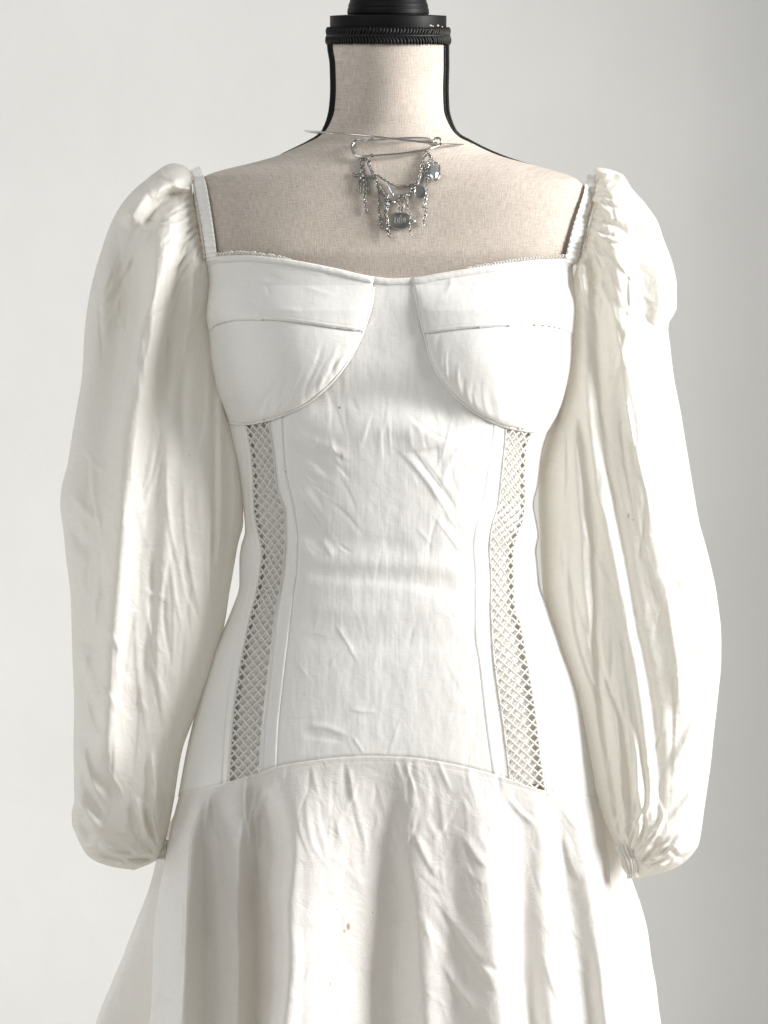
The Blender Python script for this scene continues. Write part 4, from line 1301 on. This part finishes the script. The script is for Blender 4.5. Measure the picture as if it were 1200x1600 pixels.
chain([(290, 335), (285, 400), (292, 500), (300, 600), (296, 700), (305, 780), (312, 845)], seed=1)
chain([(270, 340), (262, 400), (268, 480), (262, 560)], seed=2, lift=7)
chain([(320, 335), (345, 420), (375, 490), (410, 540), (425, 600), (470, 670), (520, 730), (570, 755), (610, 730), (640, 695), (700, 690), (745, 640), (790, 560), (830, 480), (850, 380), (875, 290)], r=2.6, wire=.85, step=4.2, seed=3, lift=6)
chain([(320, 345), (335, 400), (360, 450), (390, 520), (400, 570)], seed=4, lift=10)
chain([(395, 490), (440, 515), (490, 550), (540, 580), (600, 600), (650, 602), (710, 598), (780, 580)], r=1.7, wire=.7, step=3.1, seed=5, lift=5)
chain([(410, 560), (425, 650), (435, 740), (432, 830), (445, 910), (452, 985)], seed=6)
chain([(430, 610), (480, 690), (500, 780), (492, 860), (508, 950), (515, 1020), (530, 1070)], r=2.3, wire=.8, seed=7, lift=8)
chain([(510, 690), (515, 760), (505, 830), (495, 900)], seed=8, lift=10)
chain([(690, 690), (700, 780), (715, 860), (725, 930), (720, 990), (735, 1055)], r=1.9, seed=9, lift=11)
chain([(610, 700), (625, 760), (620, 830), (610, 850)], seed=10, lift=8)
chain([(640, 700), (660, 780), (640, 850)], seed=11, lift=7)
chain([(880, 290), (910, 330), (890, 400), (870, 480), (875, 560), (880, 640), (868, 720), (850, 790)], seed=12, lift=8)
chain([(870, 300), (835, 400), (820, 480), (800, 560), (770, 600), (730, 640)], seed=13, lift=10)
chain([(880, 700), (862, 780), (872, 860), (855, 910), (848, 965)], seed=14)
chain([(905, 300), (925, 340), (935, 370)], seed=15, lift=9, r=1.4)

def plane(cx, cy, lift):
    c = float(chest(cx, cy)); gx = float(chest(cx + 8, cy) - chest(cx - 8, cy)) / 16; gy = float(chest(cx, cy + 8) - chest(cx, cy - 8)) / 16
    return lambda X, Y: c + lift + gx * (np.asarray(X) - cx) + gy * (np.asarray(Y) - cy)


# cross-shaped charm with glittering arms
cx_ = Bag()


def bar(bag, x0, y0, x1, y1, wd, th_, lift):
    q = z2([(x0, y0), (x1, y1)])
    t = (q[1] - q[0]) / np.linalg.norm(q[1] - q[0]); nm = np.array([-t[1], t[0]])
    n = max(3, int(np.linalg.norm(q[1] - q[0]) / 2.4))
    for k in range(n + 1):
        c = q[0] + (q[1] - q[0]) * k / n
        for s in (-.5, .5):
            e = c + nm * wd * s
            bag.ball(P(e[0], e[1], float(chest(e[0], e[1])) + lift), np.array([1.35, th_, 1.35]) * S, 5, 4)


bar(cx_, 190, 492, 380, 520, 2.6, 1.6, 6); bar(cx_, 270, 440, 245, 655, 3.2, 1.6, 6); bar(cx_, 320, 540, 325, 665, 2.8, 1.6, 6)
cx_.build('cross_charm', M_chain, neck)


def faceted(name, cx, cy, hw, hh, lift, thick, mat, parent, n=10, sq=2.6, top=.55):
    u = np.linspace(0, 2 * PI, n, endpoint=False) + .2
    ce, se = np.cos(u), np.sin(u)
    rr = 1 / (np.abs(ce) ** sq + np.abs(se) ** sq) ** (1 / sq)
    pl = plane(cx, cy, lift)
    rows = [(0.85, 0), (1, thick * .4), (.82, thick * .75), (top, thick), (0.001, thick)]
    V = np.array([P(cx + hw * k * rr * ce, cy + hh * k * rr * se, pl(cx + hw * k * rr * ce, cy + hh * k * rr * se) + z) for k, z in rows]).reshape(-1, 3)
    return mesh_np(name, V, grid_faces(len(rows), n, True), mat, parent, None, False)


def glassy():
    m, ns, ln, b, out = nodes('cut_crystal')
    b.inputs['Base Color'].default_value = (.62, .66, .67, 1)
    b.inputs['Metallic'].default_value = .85
    b.inputs['Roughness'].default_value = .06
    return m


M_gem = glassy()
gs = Bag()
gpl = plane(677.5, 268, 5)
u = np.linspace(0, 2 * PI, 28, endpoint=False)
rr = 1 / (np.abs(np.cos(u)) ** 3 + np.abs(np.sin(u)) ** 3) ** (1 / 3)
gs.tube(P(677.5 + 9.6 * rr * np.cos(u), 268 + 14 * rr * np.sin(u), gpl(677.5 + 9.6 * rr * np.cos(u), 268 + 14 * rr * np.sin(u)) + 2), 1.5 * S, 6, True)
for i in range(0, 28, 4):
    gx_, gy_ = 677.5 + 9.2 * rr[i] * math.cos(u[i]), 268 + 13.4 * rr[i] * math.sin(u[i])
    gs.ball(P(gx_, gy_, float(gpl(gx_, gy_)) + 5), 1.6 * S, 6, 5)
gset = gs.build('gem_charm', M_silver, neck)
faceted('gemstone', 677.5, 268, 8.6, 12.8, 5, 7, M_gem, gset, 8)


def disc(name, cx, cy, rx, ry, lift, mat, rim, parent):
    u = np.linspace(0, 2 * PI, 40, endpoint=False)
    pl = plane(cx, cy, lift)
    rows = [(1.0, 0), (1.0, 1.6), (.9, 2.0), (.5, 2.4), (.001, 2.5)]
    V = np.array([P(cx + rx * k * np.cos(u), cy + ry * k * np.sin(u), pl(cx + rx * k * np.cos(u), cy + ry * k * np.sin(u)) + z) for k, z in rows]).reshape(-1, 3)
    o = mesh_np(name, V, grid_faces(len(rows), 40, True), mat, parent)
    rb = Bag(); rb.tube(P(cx + rx * np.cos(u), cy + ry * np.sin(u), pl(cx + rx * np.cos(u), cy + ry * np.sin(u)) + 1.6), rim * S, 6, True)
    rb.build('rim', M_silver, o)
    return o, pl


disc('coin_charm', 656.5, 300, 9.0, 9.5, 6, M_enamel, 1.0, neck)
ov, ob = disc('oval_charm', 625.5, 345, 19.5, 12.6, 4, M_enamel, 1.3, neck)
mk = Bag()   # worn print: a row of upright strokes under a bar


def stroke_bar(x0, y0, x1, y1, r=.55):
    mk.tube(P([x0, x1], [y0, y1], ob([x0, x1], [y0, y1]) + 2.6), r * S, 5)


for x0, y0, x1, y1 in ((617, 340, 617, 349), (617, 349, 620, 349.5), (621.5, 340, 621.5, 349.5), (624.5, 340, 624.5, 349.5), (621.5, 345, 624.5, 345), (627.5, 340, 627.5, 349.5), (630, 340, 630, 349), (632.5, 341, 632.5, 349), (630, 340, 633.5, 340.5), (626, 336, 626, 340)):
    stroke_bar(x0, y0, x1, y1)
mk.build('worn_lettering', M_mark, ov)
bd = Bag(); bd.ball(P(615, 316, float(chest(615, 316)) + 8), 3.2 * S, 10, 8); bd.ball(P(647, 346, float(chest(647, 346)) + 8), 2.6 * S, 8, 6)
bd.build('bead', M_silver, neck)
td = Bag(); td.tube(P([602, 607, 612, 614], [283, 291, 300, 306], chest([602, 607, 612, 614], [283, 291, 300, 306]) + 5), np.array([.4, 1.5, 3.0, 1.5]) * S, 8)
td.build('crystal_drop', M_gem, neck)
